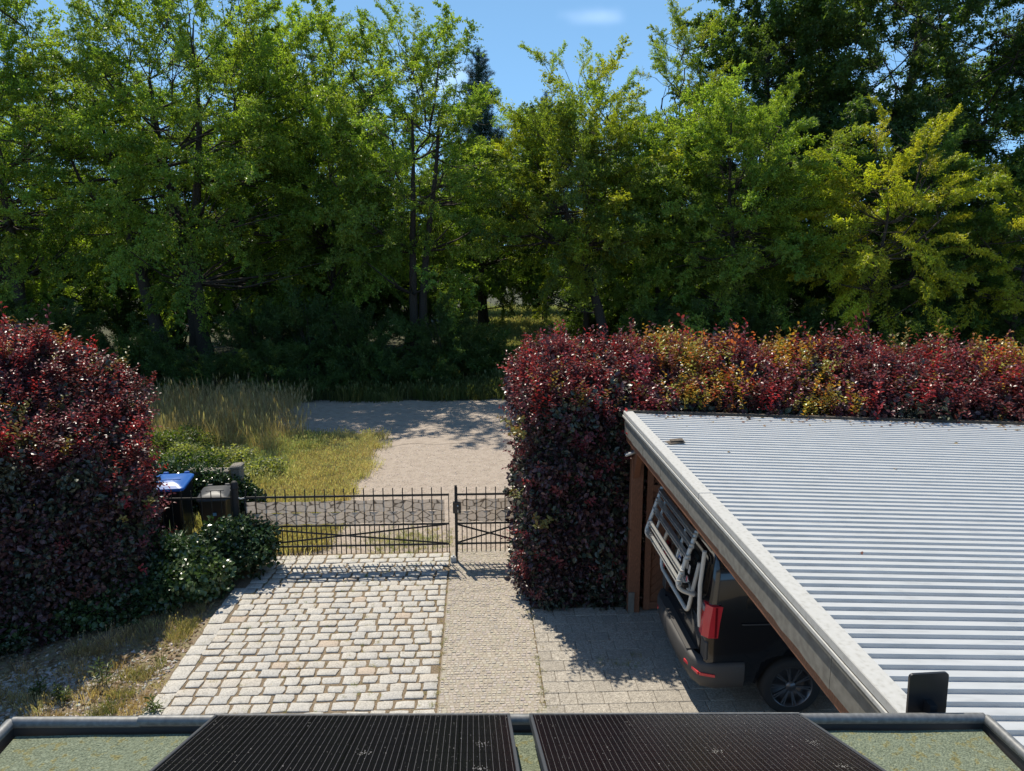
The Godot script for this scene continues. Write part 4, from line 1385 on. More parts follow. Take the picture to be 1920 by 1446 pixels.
# ------------------------------------------------------------------ bins, ivy, plants by the gate
func wheelie_bin(label: String, at: Vector3, turn: float, w: float, d: float, h: float, lid: Material, body: Material, sticker: bool) -> void:
	var t := thing("wheelie_bin", label, "bin", at)
	t.rotation.y = turn
	var st := mb()
	var rings := []
	for e in [[0.0, 0.74], [0.06, 0.78], [h - 0.16, 0.96], [h - 0.15, 1.0], [h - 0.10, 1.0]]:
		var ring := []
		for p in round_rect(w * e[1], d * e[1], 0.05, 3):
			ring.append(Vector3(p.x, e[0] + 0.03, p.y - d * (1 - e[1]) * 0.2))
		rings.append(ring)
	for i in rings.size() - 1:
		for k in rings[i].size():
			var j: int = (k + 1) % rings[i].size()
			oquad(st, rings[i][k], rings[i][j], rings[i + 1][j], rings[i + 1][k], Vector3(0, (rings[i][k].y + rings[i + 1][k].y) / 2, 0))
	obj("body", st, body, t)
	# lid: raised, rounded, with a moulded panel and a ridge, falling slightly to the front
	st = mb()
	var slope := Basis(Vector3(1, 0, 0), 0.07)
	var o := Vector3(0, h - 0.055, 0)
	var lr := []
	for e in [[1.06, 1.06, -0.035], [1.07, 1.06, 0.0], [1.0, 1.0, 0.018], [0.86, 0.86, 0.026], [0.80, 0.80, 0.046], [0.001, 0.001, 0.052]]:
		var ring := []
		for p in round_rect(w * e[0], d * e[1], minf(0.07, w * e[0] * 0.4), 4):
			ring.append(o + slope * Vector3(p.x, e[2], p.y))
		lr.append(ring)
	st.set_smooth_group(0)
	for i in lr.size() - 1:
		for k in lr[i].size():
			var j: int = (k + 1) % lr[i].size()
			oquad(st, lr[i][k], lr[i][j], lr[i + 1][j], lr[i + 1][k], o - Vector3(0, 0.3, 0))
	var ld := obj("lid", st, lid, t)
	st = mb()
	bbox(st, o + slope * Vector3(0, 0.052, d * 0.02), Vector3(w * 0.62, 0.016, d * 0.05), 0.006, slope)
	obj("lid_ridge", st, lid, ld)
	for s in [-1, 1]:
		st = mb()
		bbox(st, o + slope * Vector3(s * w * 0.3, 0.02, -d * 0.54), Vector3(0.09, 0.05, 0.06), 0.012, slope)
		obj("lid_hinge", st, lid, ld)
		st = mb()
		lathe(st, [Vector2(0.001, -0.025), Vector2(0.09, -0.025), Vector2(0.10, -0.01), Vector2(0.10, 0.01), Vector2(0.09, 0.025), Vector2(0.001, 0.025)], 18, Transform3D(Basis(Vector3(0, 0, 1), PI / 2), Vector3(s * w * 0.42, 0.10, -d * 0.42)))
		obj("wheel", st, M.rubber, t)
	st = mb()
	tube(st, [Vector3(-w * 0.42, h - 0.05, -d * 0.56), Vector3(w * 0.42, h - 0.05, -d * 0.56)], [0.014, 0.014], 8)
	obj("handle", st, body, t)
	if sticker:
		st = mb()
		box(st, Vector3(0.03, h - 0.36, d * 0.5 * 0.955), Vector3(0.06, 0.055, 0.012), Basis(Vector3(1, 0, 0), 0.03))
		obj("sticker", st, mat(lin(0.14, 0.34, 0.5), 0.5), t)

func build_bins_corner() -> void:
	wheelie_bin("black wheelie bin with a dark grey lid and blue sticker", Vector3(-4.73, 0, -12.78), 0.12, 0.50, 0.58, 0.97, M.grey_plastic, M.black_plastic, true)
	wheelie_bin("black wheelie bin with a bright blue lid beside the hedge", Vector3(-5.62, 0, -13.05), 0.10, 0.62, 0.74, 1.10, M.blue_plastic, M.black_plastic, false)
	# ivy-grown low wall behind the bins, with a stone pillar at its end
	var t := thing("stone_wall", "low stone wall under ivy behind the bins with a bare pillar", "wall", Vector3(-6.0, 0, -14.1))
	var st := mb()
	bbox(st, Vector3(-0.25, 0.48, 0), Vector3(2.7, 0.96, 0.26), 0.02)
	obj("wall_body", st, M.stone, t)
	st = mb()
	bbox(st, Vector3(1.25, 0.50, 0.02), Vector3(0.19, 1.0, 0.24), 0.02)
	bbox(st, Vector3(1.25, 1.02, 0.02), Vector3(0.22, 0.09, 0.27), 0.025, Basis(Vector3(0, 0, 1), 0.10))
	obj("pillar", st, M.stone, t)
	var iv1 := Color(0.030, 0.055, 0.023)
	var iv2 := Color(0.062, 0.105, 0.040)
	bush("ivy", "glossy ivy growing over the low wall behind the bins", "ivy", Vector3(-5.85, 0, -13.95), Vector3(1.35, 1.20, 0.40), 320, iv1, iv2, M.ivy_patches, M.ivy, 301)
	bush("ivy", "glossy ivy at the foot of the bare stone pillar", "ivy", Vector3(-4.62, 0, -13.85), Vector3(0.36, 0.86, 0.26), 70, iv1, iv2, M.ivy_patches, M.ivy, 307)
	bush("ivy", "glossy ivy climbing around the round-capped gate post", "ivy", Vector3(-3.92, 0, -11.45), Vector3(0.70, 0.98, 0.50), 210, iv1, iv2, M.ivy_patches, M.ivy, 302)
	bush("shrub", "low bright leafed shrub catching the sun beside the cobbles", "shrub", Vector3(-4.32, 0, -10.62), Vector3(0.50, 0.68, 0.44), 110, Color(0.05, 0.09, 0.03), Color(0.14, 0.18, 0.07), M.ivy_patches, M.ivy, 303)
	bush("shrub", "pale leafed shrub between the fence and the low bright one", "shrub", Vector3(-4.62, 0, -11.05), Vector3(0.62, 0.80, 0.44), 130, Color(0.04, 0.07, 0.035), Color(0.10, 0.14, 0.07), M.ivy_patches, M.ivy, 304)
	# ivy carpet under the left hedge
	rng.seed = 41
	var xf := []
	var cols := PackedColorArray()
	for i in 760:
		var u := rng.randf()
		var front := Vector2(-7.6, -8.35).lerp(Vector2(-4.15, -10.5), u)
		var w := rng.randf()
		var p := Vector3(front.x - w * 1.0 + rng.randf_range(-0.2, 0.3), 0, front.y - w * 0.7 + rng.randf_range(-0.1, 0.15))
		p.y = 0.05 + (0.14 + 0.80 * w) * sqrt(rng.randf()) + 0.06 * sin(p.x * 4.0)
		xf.append(Transform3D(rand_basis(rng, rng.randf_range(0.8, 1.3), 0.5), p))
		cols.append(jitter(iv1.lerp(iv2, rng.randf()), rng, 0.25))
	tag(multi("ivy_carpet", M.ivy_patches[0], xf, cols, M.ivy), "dark ivy covering the ground below the rounded red bush", "ivy", "", "stuff")
	# sword-leaved plant
	t = thing("sword_leaf_plant", "plant with long arching sword-shaped leaves beside the fence", "plant", Vector3(-4.95, 0, -11.35))
	for i in 26:
		var a := rng.randf() * TAU
		var l := rng.randf_range(0.6, 1.05)
		var o := Vector3(cos(a), 0, sin(a))
		var s := Vector3(-sin(a), 0, cos(a))
		st = mb()
		st.set_smooth_group(0)
		st.set_color(Color(0.075, 0.125, 0.045))
		var pa := Vector3.ZERO
		var out_ := rng.randf_range(0.35, 0.75)
		var prev := []
		for j in 7:
			var q := j / 6.0
			var p := o * (0.04 + out_ * l * q * q * 1.1) + Vector3(0, 0.05 + l * (q - 0.45 * q * q * out_ * 1.4), 0)
			var w := 0.019 * (1.0 - pow(q, 2.5)) + 0.001
			var ring := [p - s * w, p - Vector3(0, 0.006, 0), p + s * w]
			if j > 0:
				quad(st, prev[0], prev[1], ring[1], ring[0])
				quad(st, prev[1], prev[2], ring[2], ring[1])
			prev = ring
		obj("leaf", st, M.ivy, t)

# ------------------------------------------------------------------ van
func build_van() -> void:
	var t := thing("van", "black van parked nose-in under the carport, rear towards the drive", "van", Vector3(2.50, 0, -8.30))
	# half section: width, height
	var sec := [[0.60, 0.0], [0.84, 0.02], [0.925, 0.14], [0.945, 0.45], [0.948, 0.78], [0.925, 1.02], [0.885, 1.32], [0.835, 1.53], [0.74, 1.64], [0.50, 1.69]]
	var stn := [[0.0, 0.955], [0.03, 0.985], [0.10, 1.0], [0.35, 1.0], [0.55, 1.0]]
	for k in 13:
		stn.append([0.62 + k * 0.065, 1.0])
	for e in [[1.6, 1.0], [2.4, 1.0], [3.3, 1.0]]:
		stn.append(e)
	for k in 13:
		stn.append([3.6 + k * 0.065, 1.0 - 0.004 * k])
	stn.append([4.55, 0.93])
	stn.append([4.85, 0.80])
	var st := mb()
	st.set_smooth_group(0)
	var prev := []
	var first := []
	for e in stn:
		var u: float = e[0]
		var bot := 0.28
		for uw in [1.01, 4.0]:
			if absf(u - uw) < 0.385:
				bot = maxf(bot, 0.34 + sqrt(0.385 * 0.385 - (u - uw) * (u - uw)))
		var topk := 1.0
		if u > 3.5:
			topk = lerpf(1.0, 0.48, clampf((u - 3.5) / 1.1, 0, 1))
		var ring := []
		for s in [-1, 1]:
			var half := []
			for q in sec:
				var h: float = 0.28 + q[1] * (topk if q[1] > 0.7 else 1.0)
				h = maxf(h, bot)
				var lean := maxf(0.0, h - 1.05) * 0.14 * (1.0 if u < 0.6 else 0.0) * (1.0 - u / 0.6)
				half.append(Vector3(u + lean, h, s * q[0] * e[1]))
			if s > 0:
				half.reverse()
			ring.append_array(half)
		if prev.size() > 0:
			for k in ring.size():
				var j := (k + 1) % ring.size()
				oquad(st, prev[k], prev[j], ring[j], ring[k], Vector3((prev[k].x + ring[k].x) / 2, 1.0, 0))
		else:
			first = ring
		prev = ring
	st.set_smooth_group(-1)
	for ring in [first, prev]:
		for k in ring.size():
			otri(st, Vector3(ring[0].x + 0.03, 1.0, 0), ring[k], ring[(k + 1) % ring.size()], Vector3(2.4, 1.0, 0))
	obj("body", st, M.paint, t)
	# tailgate skin, rear window
	var rear := func(w: float, h: float, out_: float) -> Vector3:
		return Vector3(maxf(0.0, h - 1.05) * 0.14 - out_, h, w)
	st = mb()
	var P := func(pts: Array, out_: float, mm: Material, called: String, parent: Node) -> MeshInstance3D:
		var s2 := mb()
		var ctr := Vector3.ZERO
		for p in pts:
			ctr += rear.call(p.x, p.y, out_ * 0.5) / pts.size()
		for i in pts.size():
			var a: Vector2 = pts[i]
			var b: Vector2 = pts[(i + 1) % pts.size()]
			otri(s2, rear.call(a.x, a.y, out_), rear.call(b.x, b.y, out_), Vector3(ctr.x - out_ * 0.5, ctr.y, ctr.z), ctr + Vector3(0.2, 0, 0))
			oquad(s2, rear.call(a.x, a.y, out_), rear.call(b.x, b.y, out_), rear.call(b.x, b.y, -0.02), rear.call(a.x, a.y, -0.02), ctr)
		return obj(called, s2, mm, parent)
	var gate: MeshInstance3D = P.call(shift(round_rect(1.50, 1.20, 0.10), Vector2(0, 1.22)), 0.012, M.paint, "tailgate", t)
	P.call(shift(round_rect(1.36, 0.52, 0.10), Vector2(0, 1.55)), 0.022, M.dark_glass, "rear_window", t)
	# stickers and a line of small worn letters on the glass
	P.call(shift(round_rect(0.13, 0.085, 0.004), Vector2(-0.28, 1.40)), 0.025, M.white_plastic, "flag_sticker", gate)
	P.call(shift(round_rect(0.13, 0.022, 0.002), Vector2(-0.28, 1.40)), 0.0265, mat(lin(0.02, 0.09, 0.38), 0.5), "flag_cross", gate)
	P.call(shift(round_rect(0.024, 0.085, 0.002), Vector2(-0.305, 1.40)), 0.0275, mat(lin(0.02, 0.09, 0.38), 0.5), "flag_cross", gate)
	P.call(shift(round_rect(0.07, 0.07, 0.034), Vector2(-0.10, 1.42)), 0.025, M.white_plastic, "round_sticker", gate)
	P.call(shift(round_rect(0.06, 0.10, 0.004), Vector2(0.05, 1.43)), 0.025, M.flash, "sticker", gate)
	P.call(shift(round_rect(0.06, 0.10, 0.004), Vector2(0.14, 1.41)), 0.025, M.white_plastic, "sticker", gate)
	P.call(shift(round_rect(0.075, 0.075, 0.036), Vector2(0.12, 1.28)), 0.025, M.white_plastic, "round_sticker", gate)
	P.call(shift(round_rect(0.035, 0.07, 0.016), Vector2(0.12, 1.28)), 0.0265, M.red_lens, "sticker_mark", gate)
	rng.seed = 51
	for i in 13:
		P.call(shift(round_rect(0.022, rng.randf_range(0.05, 0.06), 0.003), Vector2(-0.18 + i * 0.042, 1.19)), 0.016, M.flash, "worn_letter", gate)
	st = mb()
	tube(st, [rear.call(0.0, 1.30, 0.03), rear.call(-0.42, 1.34, 0.035)], [0.008, 0.006], 6)
	obj("wiper", st, M.rubber, gate)
	# tail lights at both corners
	for s in [-1.0, 1.0]:
		var tl := mb()
		var ring := []
		for e in [[0.97, 0.0], [1.15, 0.0], [1.34, 0.02]]:
			var hh: float = e[0]
			var l := maxf(0.0, hh - 1.05) * 0.14
			ring.append([Vector3(-0.030 + l, hh, s * 0.785), Vector3(-0.036 + l, hh, s * 0.885), Vector3(0.02 + l, hh, s * 0.962), Vector3(0.13 + l, hh, s * 0.965)])
		for i in 2:
			for k in 3:
				oquad(tl, ring[i][k], ring[i][k + 1], ring[i + 1][k + 1], ring[i + 1][k], Vector3(0.3, 1.16, s * 0.5))
		for i in [0, 2]:
			oquad(tl, ring[i][0], ring[i][1], ring[i][2], ring[i][3], Vector3(0.15, 1.16, s * 0.8))
		var lamp := obj("tail_lamp_lens", tl, M.red_lens, t)
		st = mb()
		box(st, Vector3(-0.004, 1.285, s * 0.83), Vector3(0.02, 0.06, 0.085), Basis(Vector3(1, 0, 0), s * 0.12))
		obj("reverse_lens", st, M.clear_lens, lamp)
		st = mb()
		box(st, Vector3(0.10, 1.155, s * 0.968), Vector3(0.022, 0.35, 0.012))
		obj("side_band", st, M.red_dark, lamp)
		# corner panel below the lamp
		st = mb()
		bbox(st, Vector3(0.02, 0.80, s * 0.86), Vector3(0.05, 0.24, 0.17), 0.02)
		obj("corner_panel", st, M.bumper, t)
	# bumper: wraps round the back, with a tread plate and reflectors
	st = mb()
	st.set_smooth_group(0)
	var path := [Vector2(0.45, 0.962), Vector2(0.12, 0.958), Vector2(-0.03, 0.90), Vector2(-0.10, 0.74), Vector2(-0.135, 0.40), Vector2(-0.145, 0.0), Vector2(-0.135, -0.40), Vector2(-0.10, -0.74), Vector2(-0.03, -0.90), Vector2(0.12, -0.958), Vector2(0.45, -0.962)]
	var bprof := [Vector2(0.06, 0.66), Vector2(0.0, 0.655), Vector2(-0.012, 0.62), Vector2(-0.012, 0.46), Vector2(0.02, 0.34), Vector2(0.10, 0.30)]
	prev = []
	for p in path:
		var c := Vector2(0.6, 0)
		var inw: Vector2 = (c - p)
		inw = Vector2(inw.x, inw.y).normalized()
		var ring := []
		for q in bprof:
			var g: Vector2 = p + inw * q.x * 1.6
			ring.append(Vector3(g.x, q.y, g.y))
		if prev.size():
			for k in bprof.size() - 1:
				oquad(st, prev[k], ring[k], ring[k + 1], prev[k + 1], Vector3(0.8, 0.48, 0))
		prev = ring
	var bm := obj("bumper", st, M.bumper, t)
	st = mb()
	bbox(st, Vector3(-0.055, 0.668, 0), Vector3(0.13, 0.014, 1.30), 0.004)
	obj("tread_plate", st, M.bumper, bm)
	for s in [-1.0, 1.0]:
		st = mb()
		bar(st, Vector3(-0.118, 0.52, s * 0.62), Vector3(-0.040, 0.52, s * 0.905), 0.03, 0.05)
		obj("reflector", st, M.red_lens, bm)
		st = mb()
		bar(st, Vector3(-0.040, 0.52, s * 0.905), Vector3(0.12, 0.52, s * 0.966), 0.03, 0.05)
		obj("reflector", st, M.red_lens, bm)
	# side windows, sill line and wheels
	for s in [-1.0, 1.0]:
		for e in [[0.45, 1.75], [1.85, 2.95], [3.05, 3.85]]:
			st = mb()
			var a := Vector3(e[0], 1.30, s * 0.936)
			var b := Vector3(e[1], 1.30, s * 0.936)
			var c := Vector3(e[1] - (0.05 if e[1] < 3.5 else 0.5), 1.74, s * 0.868)
			var d := Vector3(e[0] + 0.05, 1.74, s * 0.868)
			oquad(st, a, b, c, d, Vector3(2, 1.5, 0))
			for k in 4:
				var q0: Vector3 = [a, b, c, d][k]
				var q1: Vector3 = [b, c, d, a][k]
				oquad(st, q0, q1, q1 - Vector3(0, 0, s * 0.03), q0 - Vector3(0, 0, s * 0.03), (a + c) / 2)
			obj("side_window", st, M.dark_glass, t)
		st = mb()
		box(st, Vector3(1.35, 1.12, s * 0.957), Vector3(1.9, 0.014, 0.012))
		obj("slide_rail", st, M.grey_plastic, t)
		for uw in [1.01, 4.0]:
			wheel(t, Vector3(uw, 0.34, s * 0.86), s)
	# bicycle carrier on the tailgate
	var rk := thing("bike_rack", "folded silver bicycle carrier hung on the back of the van", "bike rack", Vector3(2.40, 1.0, -8.30))
	var fr := Vector3(-2.40, -1.0, 8.30)
	st = mb()
	var f2 := rounded([Vector3(2.48, 1.58, -9.0), Vector3(2.42, 1.34, -9.04), Vector3(2.40, 1.08, -8.96), Vector3(2.40, 1.08, -7.74), Vector3(2.43, 1.34, -7.70), Vector3(2.50, 1.70, -7.70)], 0.10, 6)
	tube(st, add_all(f2, fr), [0.024], 10)
	obj("mounting_frame", st, M.alu_paint, rk)
	for z in [-9.22, -7.66]:
		st = mb()
		tube(st, add_all(rounded([Vector3(2.44, 2.10, z), Vector3(2.22, 1.42, z), Vector3(2.44, 1.33, z)], 0.12, 8), fr), [0.026], 10)
		obj("side_tube", st, M.alu_paint, rk)
	st = mb()
	tube(st, add_all([Vector3(2.47, 1.95, -7.45), Vector3(2.44, 1.55, -7.46), Vector3(2.46, 1.18, -7.50), Vector3(2.48, 1.02, -7.52)], fr), [0.024], 10)
	obj("stay", st, M.alu_paint, rk)
	for h in [[2.40, 2.06], [2.375, 1.94], [2.34, 1.80], [2.28, 1.62], [2.255, 1.50]]:
		st = mb()
		for s in [-1, 1]:
			box(st, Vector3(h[0], h[1] + s * 0.024, -8.40) + fr, Vector3(0.05, 0.012, 1.58))
		box(st, Vector3(h[0] + 0.02, h[1], -8.40) + fr, Vector3(0.01, 0.05, 1.58))
		obj("wheel_channel", st, M.alu, rk)
	for z in [-8.95, -8.0]:
		st = mb()
		bar(st, Vector3(2.43, 2.06, z) + fr, Vector3(2.31, 1.60, z) + fr, 0.02, 0.03)
		obj("cross_tube", st, M.alu_paint, rk)
	for z in [-9.02, -7.84]:
		st = mb()
		bbox(st, Vector3(2.39, 1.36, z) + fr, Vector3(0.07, 0.05, 0.05), 0.008)
		obj("clamp", st, M.black_plastic, rk)

func add_all(a: Array, o: Vector3) -> Array:
	var r := []
	for p in a:
		r.append(p + o)
	return r

func shift(p: PackedVector2Array, o: Vector2) -> Array:
	var r := []
	for q in p:
		r.append(q + o)
	return r

func wheel(t: Node3D, at: Vector3, s: float) -> void:
	var w := Node3D.new()
	w.name = "wheel"
	t.add_child(w, true)
	w.position = at
	var b := Transform3D(Basis(Vector3(1, 0, 0), PI / 2 * s), Vector3.ZERO)
	var st := mb()
	lathe(st, [Vector2(0.235, -0.11), Vector2(0.31, -0.115), Vector2(0.335, -0.09), Vector2(0.34, 0.0), Vector2(0.335, 0.09), Vector2(0.31, 0.105), Vector2(0.24, 0.10)], 40, b)
	obj("tyre", st, M.rubber, w)
	st = mb()
	lathe(st, [Vector2(0.24, 0.10), Vector2(0.232, 0.095), Vector2(0.22, 0.03), Vector2(0.21, -0.05), Vector2(0.001, -0.05)], 40, b)
	for k in 10:
		var a := TAU * k / 10 + 0.1
		for q in [-0.07, 0.07]:
			var p0 := b * Vector3(cos(a) * 0.05, 0.065, sin(a) * 0.05)
			var p1 := b * Vector3(cos(a + q) * 0.23, 0.085, sin(a + q) * 0.23)
			bar(st, p0, p1, 0.016, 0.02)
	lathe(st, [Vector2(0.06, 0.04), Vector2(0.055, 0.085), Vector2(0.001, 0.09)], 20, b)
	obj("rim", st, M.rim_metal, w)

# ------------------------------------------------------------------ grass, weeds, pebbles
func scatter(called: String, label: String, cat: String, mesh: Mesh, n: int, area: Callable, c1: Color, c2: Color, m: Material, sd: int, smin := 0.7, smax := 1.25, tilt := 0.15) -> void:
	var r := RandomNumberGenerator.new()
	r.seed = sd
	var xf := []
	var cols := PackedColorArray()
	var tries := 0
	while xf.size() < n and tries < n * 6:
		tries += 1
		var p = area.call(r)
		if p == null:
			continue
		xf.append(Transform3D(rand_basis(r, r.randf_range(smin, smax), tilt), p))
		cols.append(jitter(c1.lerp(c2, r.randf()), r, 0.3))
	tag(multi(called, mesh, xf, cols, m), label, cat, "", "stuff")

func build_weeds() -> void:
	var green := Color(0.27, 0.315, 0.13)
	var lime := Color(0.57, 0.51, 0.28)
	var straw := Color(0.55, 0.44, 0.25)
	var straw2 := Color(0.44, 0.32, 0.17)
	var nz := FastNoiseLite.new()
	nz.frequency = 0.35
	nz.seed = 8
	var t1 := tuft(84, 0.34, 0.34, 0.007, 0.5, 1, true)
	var t2 := tuft(14, 0.16, 0.09, 0.005, 0.7, 2)
	var t2w := tuft(80, 0.22, 0.30, 0.006, 0.6, 4, true)
	var t3 := tuft(60, 0.95, 0.34, 0.005, 0.35, 3, true)
	# lush growth left of the drive
	scatter("meadow_grass", "lush green grass between the bins and the track", "grass", t1, 1700, func(r: RandomNumberGenerator):
		var p := Vector3(r.randf_range(-11.0, -2.9), -0.03, r.randf_range(-19.8, -12.4))
		var lim := -4.6 + 0.9 * nz.get_noise_2d(p.x * 3, p.z * 3) - 0.06 * (p.z + 16.0)
		return p if p.x < lim and nz.get_noise_2d(p.x * 4 + 50, p.z * 4) > -0.38 else null, green, lime, M.grass, 61)
	scatter("dry_grass", "short straw-coloured grass at the edge of the gravel drive", "grass", t2w, 1900, func(r: RandomNumberGenerator):
		var p := Vector3(r.randf_range(-6.5, -2.5), -0.03, r.randf_range(-20.2, -12.3))
		var e := -2.9 + 0.5 * nz.get_noise_2d(p.x * 5, p.z * 5)
		return p if p.x < e and r.randf() < 0.5 + 0.5 * smoothstep(-6.0, -3.6, p.x) else null, straw, lime, M.grass, 62)
	scatter("tall_dry_grass", "tall brown seeding grass beyond the lush meadow", "grass", t3, 520, func(r: RandomNumberGenerator):
		return Vector3(r.randf_range(-15.0, -6.2) + r.randf_range(-0.6, 0.6), -0.03, r.randf_range(-25.2, -18.2)) if r.randf() < 0.85 else Vector3(r.randf_range(-12.0, -5.0), -0.03, r.randf_range(-21.0, -18.0)), straw, straw2, M.grass, 63, 0.55, 1.15)
	bush("meadow_weed", "leafy green weed mound in the meadow behind the ivy wall", "weed", Vector3(-6.6, 0, -16.0), Vector3(0.9, 0.75, 0.8), 110, Color(0.06, 0.11, 0.03), Color(0.13, 0.18, 0.05), M.small_patches, M.leaf, 305)
	bush("meadow_weed", "pale leafy weed mound beside the tall dry grass", "weed", Vector3(-7.6, 0, -18.0), Vector3(1.2, 0.8, 0.9), 150, Color(0.10, 0.15, 0.04), Color(0.2, 0.23, 0.07), M.small_patches, M.leaf, 306)
	for k in 7:
		var at: Vector3 = [Vector3(-5.3, 0, -15.2), Vector3(-5.9, 0, -17.2), Vector3(-7.9, 0, -16.4), Vector3(-5.0, 0, -16.4), Vector3(-7.0, 0, -17.2), Vector3(-8.6, 0, -17.8), Vector3(-6.2, 0, -15.0)][k]
		bush("flowering_weed", "pale flowering weed clump standing in the meadow grass", "weed", at, Vector3(0.55, [0.5, 0.45, 0.7, 0.4, 0.55, 0.8, 0.55][k], 0.5), 60, Color(0.22, 0.27, 0.10), Color(0.46, 0.46, 0.24), M.small_patches, M.leaf, 420 + k, "flowering weeds in the meadow")
	# verge on the far side of the track, and the clearing
	scatter("verge_grass", "long grass on the verge below the trees", "grass", t1, 1900, func(r: RandomNumberGenerator):
		var p := Vector3(r.randf_range(-24, 26), -0.03, -25.3 - pow(r.randf(), 1.3) * 7.0)
		return p, Color(0.08, 0.12, 0.03), Color(0.2, 0.2, 0.06), M.grass, 64, 0.9, 2.0)
	scatter("clearing_grass", "sunlit grass in the clearing between the trees", "grass", t1, 1700, func(r: RandomNumberGenerator):
		return Vector3(r.randf_range(-1.0, 9.0), -0.03, r.randf_range(-64.0, -28.0)), green, lime, M.grass, 65, 1.0, 2.2)
	# strip left of the cobbles: dry grass, pebbles
	scatter("strip_grass", "thin dry grass along the edging setts", "grass", t2w, 120, func(r: RandomNumberGenerator):
		var p := Vector3(r.randf_range(-7.5, -3.87), -0.03, r.randf_range(-11.0, -6.9))
		var band := absf((p.x + 3.9) + 0.35 * (p.z + 10.9) + 0.3) # distance from a slanting band
		var k := 0.75 if nz.get_noise_2d(p.x * 6, p.z * 6) > 0.05 else 0.22
		return p if r.randf() < k * (1.2 - minf(band * 0.35, 1.0)) else null, straw, straw2, M.grass, 66, 0.3, 0.75)
	scatter("edge_grass", "green grass tufts along the outside of the edging setts", "grass", t2, 260, func(r: RandomNumberGenerator):
		var zz := r.randf_range(-10.9, -6.9)
		return Vector3(-4.02 - absf(r.randfn(0, 0.22)) - 0.12 * maxf(0.0, zz + 9.0), -0.03, zz) if nz.get_noise_1d(zz * 9.0) > -0.1 else null, Color(0.13, 0.17, 0.05), straw, M.grass, 72, 0.4, 1.0)
	var lit := mb()
	leaf(lit, Vector3(-0.035, 0.006, 0), Vector3(1, 0.05, 0), Vector3(0, 1, 0.1), 0.07, 0.042, Color.WHITE, true)
	lit.generate_normals()
	scatter("leaf_litter", "brown dead leaves and husks lying on the bare strip", "leaf litter", lit.commit(), 5200, func(r: RandomNumberGenerator):
		return Vector3(r.randf_range(-7.8, -3.9), -0.024, r.randf_range(-11.0, -6.8)), Color(0.24, 0.16, 0.095), Color(0.42, 0.31, 0.20), M.grass, 73, 0.35, 1.0, 0.5)
	scatter("roof_leaves", "dry leaves blown onto the corrugated roof under the hedge", "leaf litter", lit.commit(), 150, func(r: RandomNumberGenerator):
		var x := r.randf_range(2.25, 8.6)
		return Vector3(x, roof_y(x) + 0.024, -9.75 + absf(r.randfn(0, 0.22)) + (r.randf_range(0.0, 6.5) if r.randf() < 0.15 else 0.0)), Color(0.16, 0.06, 0.05), Color(0.36, 0.26, 0.15), M.grass, 74, 0.4, 0.9, 0.5)
	var ps := stone_mesh(500, 0.10)
	scatter("pebbles", "pale rounded pebbles in the strip beside the cobbles", "pebbles", ps, 4200, func(r: RandomNumberGenerator):
		var p := Vector3(r.randf_range(-7.8, -3.9), -0.022, r.randf_range(-9.9, -6.7))
		var c := -8.2 + (p.x + 6.0) * -0.18
		var k := exp(-pow((p.z - c) / 0.34, 2.0)) * (1.0 if p.x < -4.7 else 0.2) + (0.16 if p.z > -8.0 else 0.03)
		return p if r.randf() < k else null, Color(0.30, 0.27, 0.23), Color(0.46, 0.42, 0.37), M.pebble, 67, 0.016, 0.050, 0.5)
	scatter("drive_pebbles", "loose stones on the gravel drive", "pebbles", ps, 5200, func(r: RandomNumberGenerator):
		return Vector3(r.randf_range(-3.3, 1.0), -0.013, r.randf_range(-19.5, -12.2)), Color(0.28, 0.22, 0.18), Color(0.55, 0.46, 0.39), M.pebble, 68, 0.010, 0.028, 0.5)
	scatter("joint_weeds", "small grass tufts growing in the joints of the setts", "weeds", t2, 620, func(r: RandomNumberGenerator):
		var p := Vector3(r.randf_range(-3.85, -0.45), -0.01, r.randf_range(-11.9, -7.0))
		return p if nz.get_noise_2d(p.x * 5 + 9, p.z * 5) > 0.02 else null, green, straw, M.grass, 69, 0.10, 0.34)
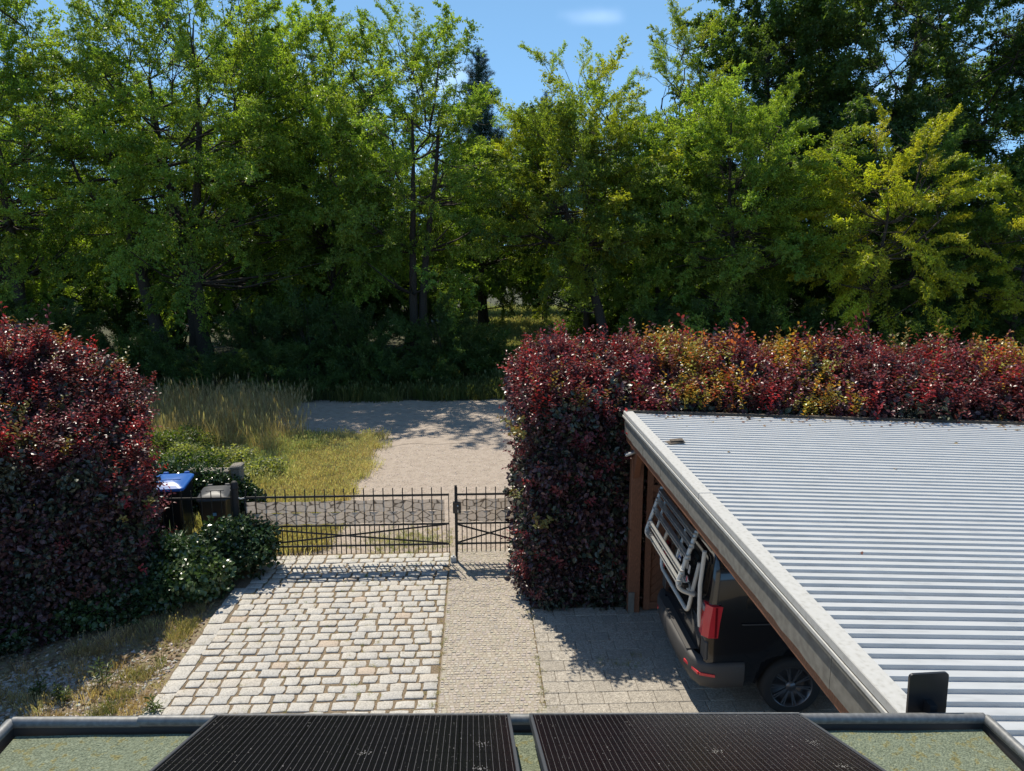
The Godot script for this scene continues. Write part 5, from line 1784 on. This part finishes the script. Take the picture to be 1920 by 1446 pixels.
	scatter("strip_weeds", "dry weeds along the joints of the mosaic strip", "weeds", t2, 160, func(r: RandomNumberGenerator):
		var k := r.randf()
		if k < 0.4:
			return Vector3(-0.5 + r.randfn(0, 0.03), -0.01, r.randf_range(-11, -7.0))
		if k < 0.85:
			return Vector3(0.74 + r.randfn(0, 0.035), -0.01, r.randf_range(-10.0, -7.0))
		return Vector3(r.randf_range(1.5, 2.1), 0.0, r.randf_range(-8.7, -8.3)), straw, green, M.grass, 70, 0.10, 0.45)
	scatter("drive_grass", "low green grass strip down the middle of the gravel drive behind the gate", "grass", t2, 420, func(r: RandomNumberGenerator):
		return Vector3(-1.3 + r.randfn(0, 0.42), -0.02, -12.6 + r.randfn(0, 0.35)), green, lime, M.grass, 71, 0.25, 0.6)
	# young goldenrod-like plants in the shade of the bush
	for i in 4:
		var at: Vector3 = [Vector3(-5.25, -0.03, -8.15), Vector3(-4.95, -0.03, -8.05), Vector3(-4.62, -0.03, -8.35), Vector3(-3.75, -0.02, -7.75)][i]
		var t := thing("young_weed", ["upright young weed with pointed leaves on the pebble strip", "upright young weed with pointed leaves on the pebble strip", "lone slender young weed nearer the edging setts", "small bushy weed rooted between the edging setts"][i], "weed", at, "young weeds beside the cobbles")
		var h: float = [0.30, 0.26, 0.34, 0.18][i]
		var st := mb()
		tube(st, [Vector3.ZERO, Vector3(0.01, h * 0.5, 0), Vector3(0, h, 0.01)], [0.005, 0.004, 0.002], 5, false)
		obj("stem", st, M.bark, t)
		var sh := shoot(h, 22, 0.075, 0.022, 90 + i)
		multi("leaves", sh, [Transform3D(), Transform3D(Basis(Vector3(0, 1, 0), 2.0).scaled(Vector3(1.1, 0.8, 1.1)), Vector3(0.06, 0, 0.03)), Transform3D(Basis(Vector3(0, 1, 0), 4.0).scaled(Vector3(1.1, 0.65, 1.1)), Vector3(-0.05, 0, 0.02))], PackedColorArray([Color(0.10, 0.15, 0.04), Color(0.12, 0.17, 0.045), Color(0.09, 0.14, 0.04)]), M.leaf, t)
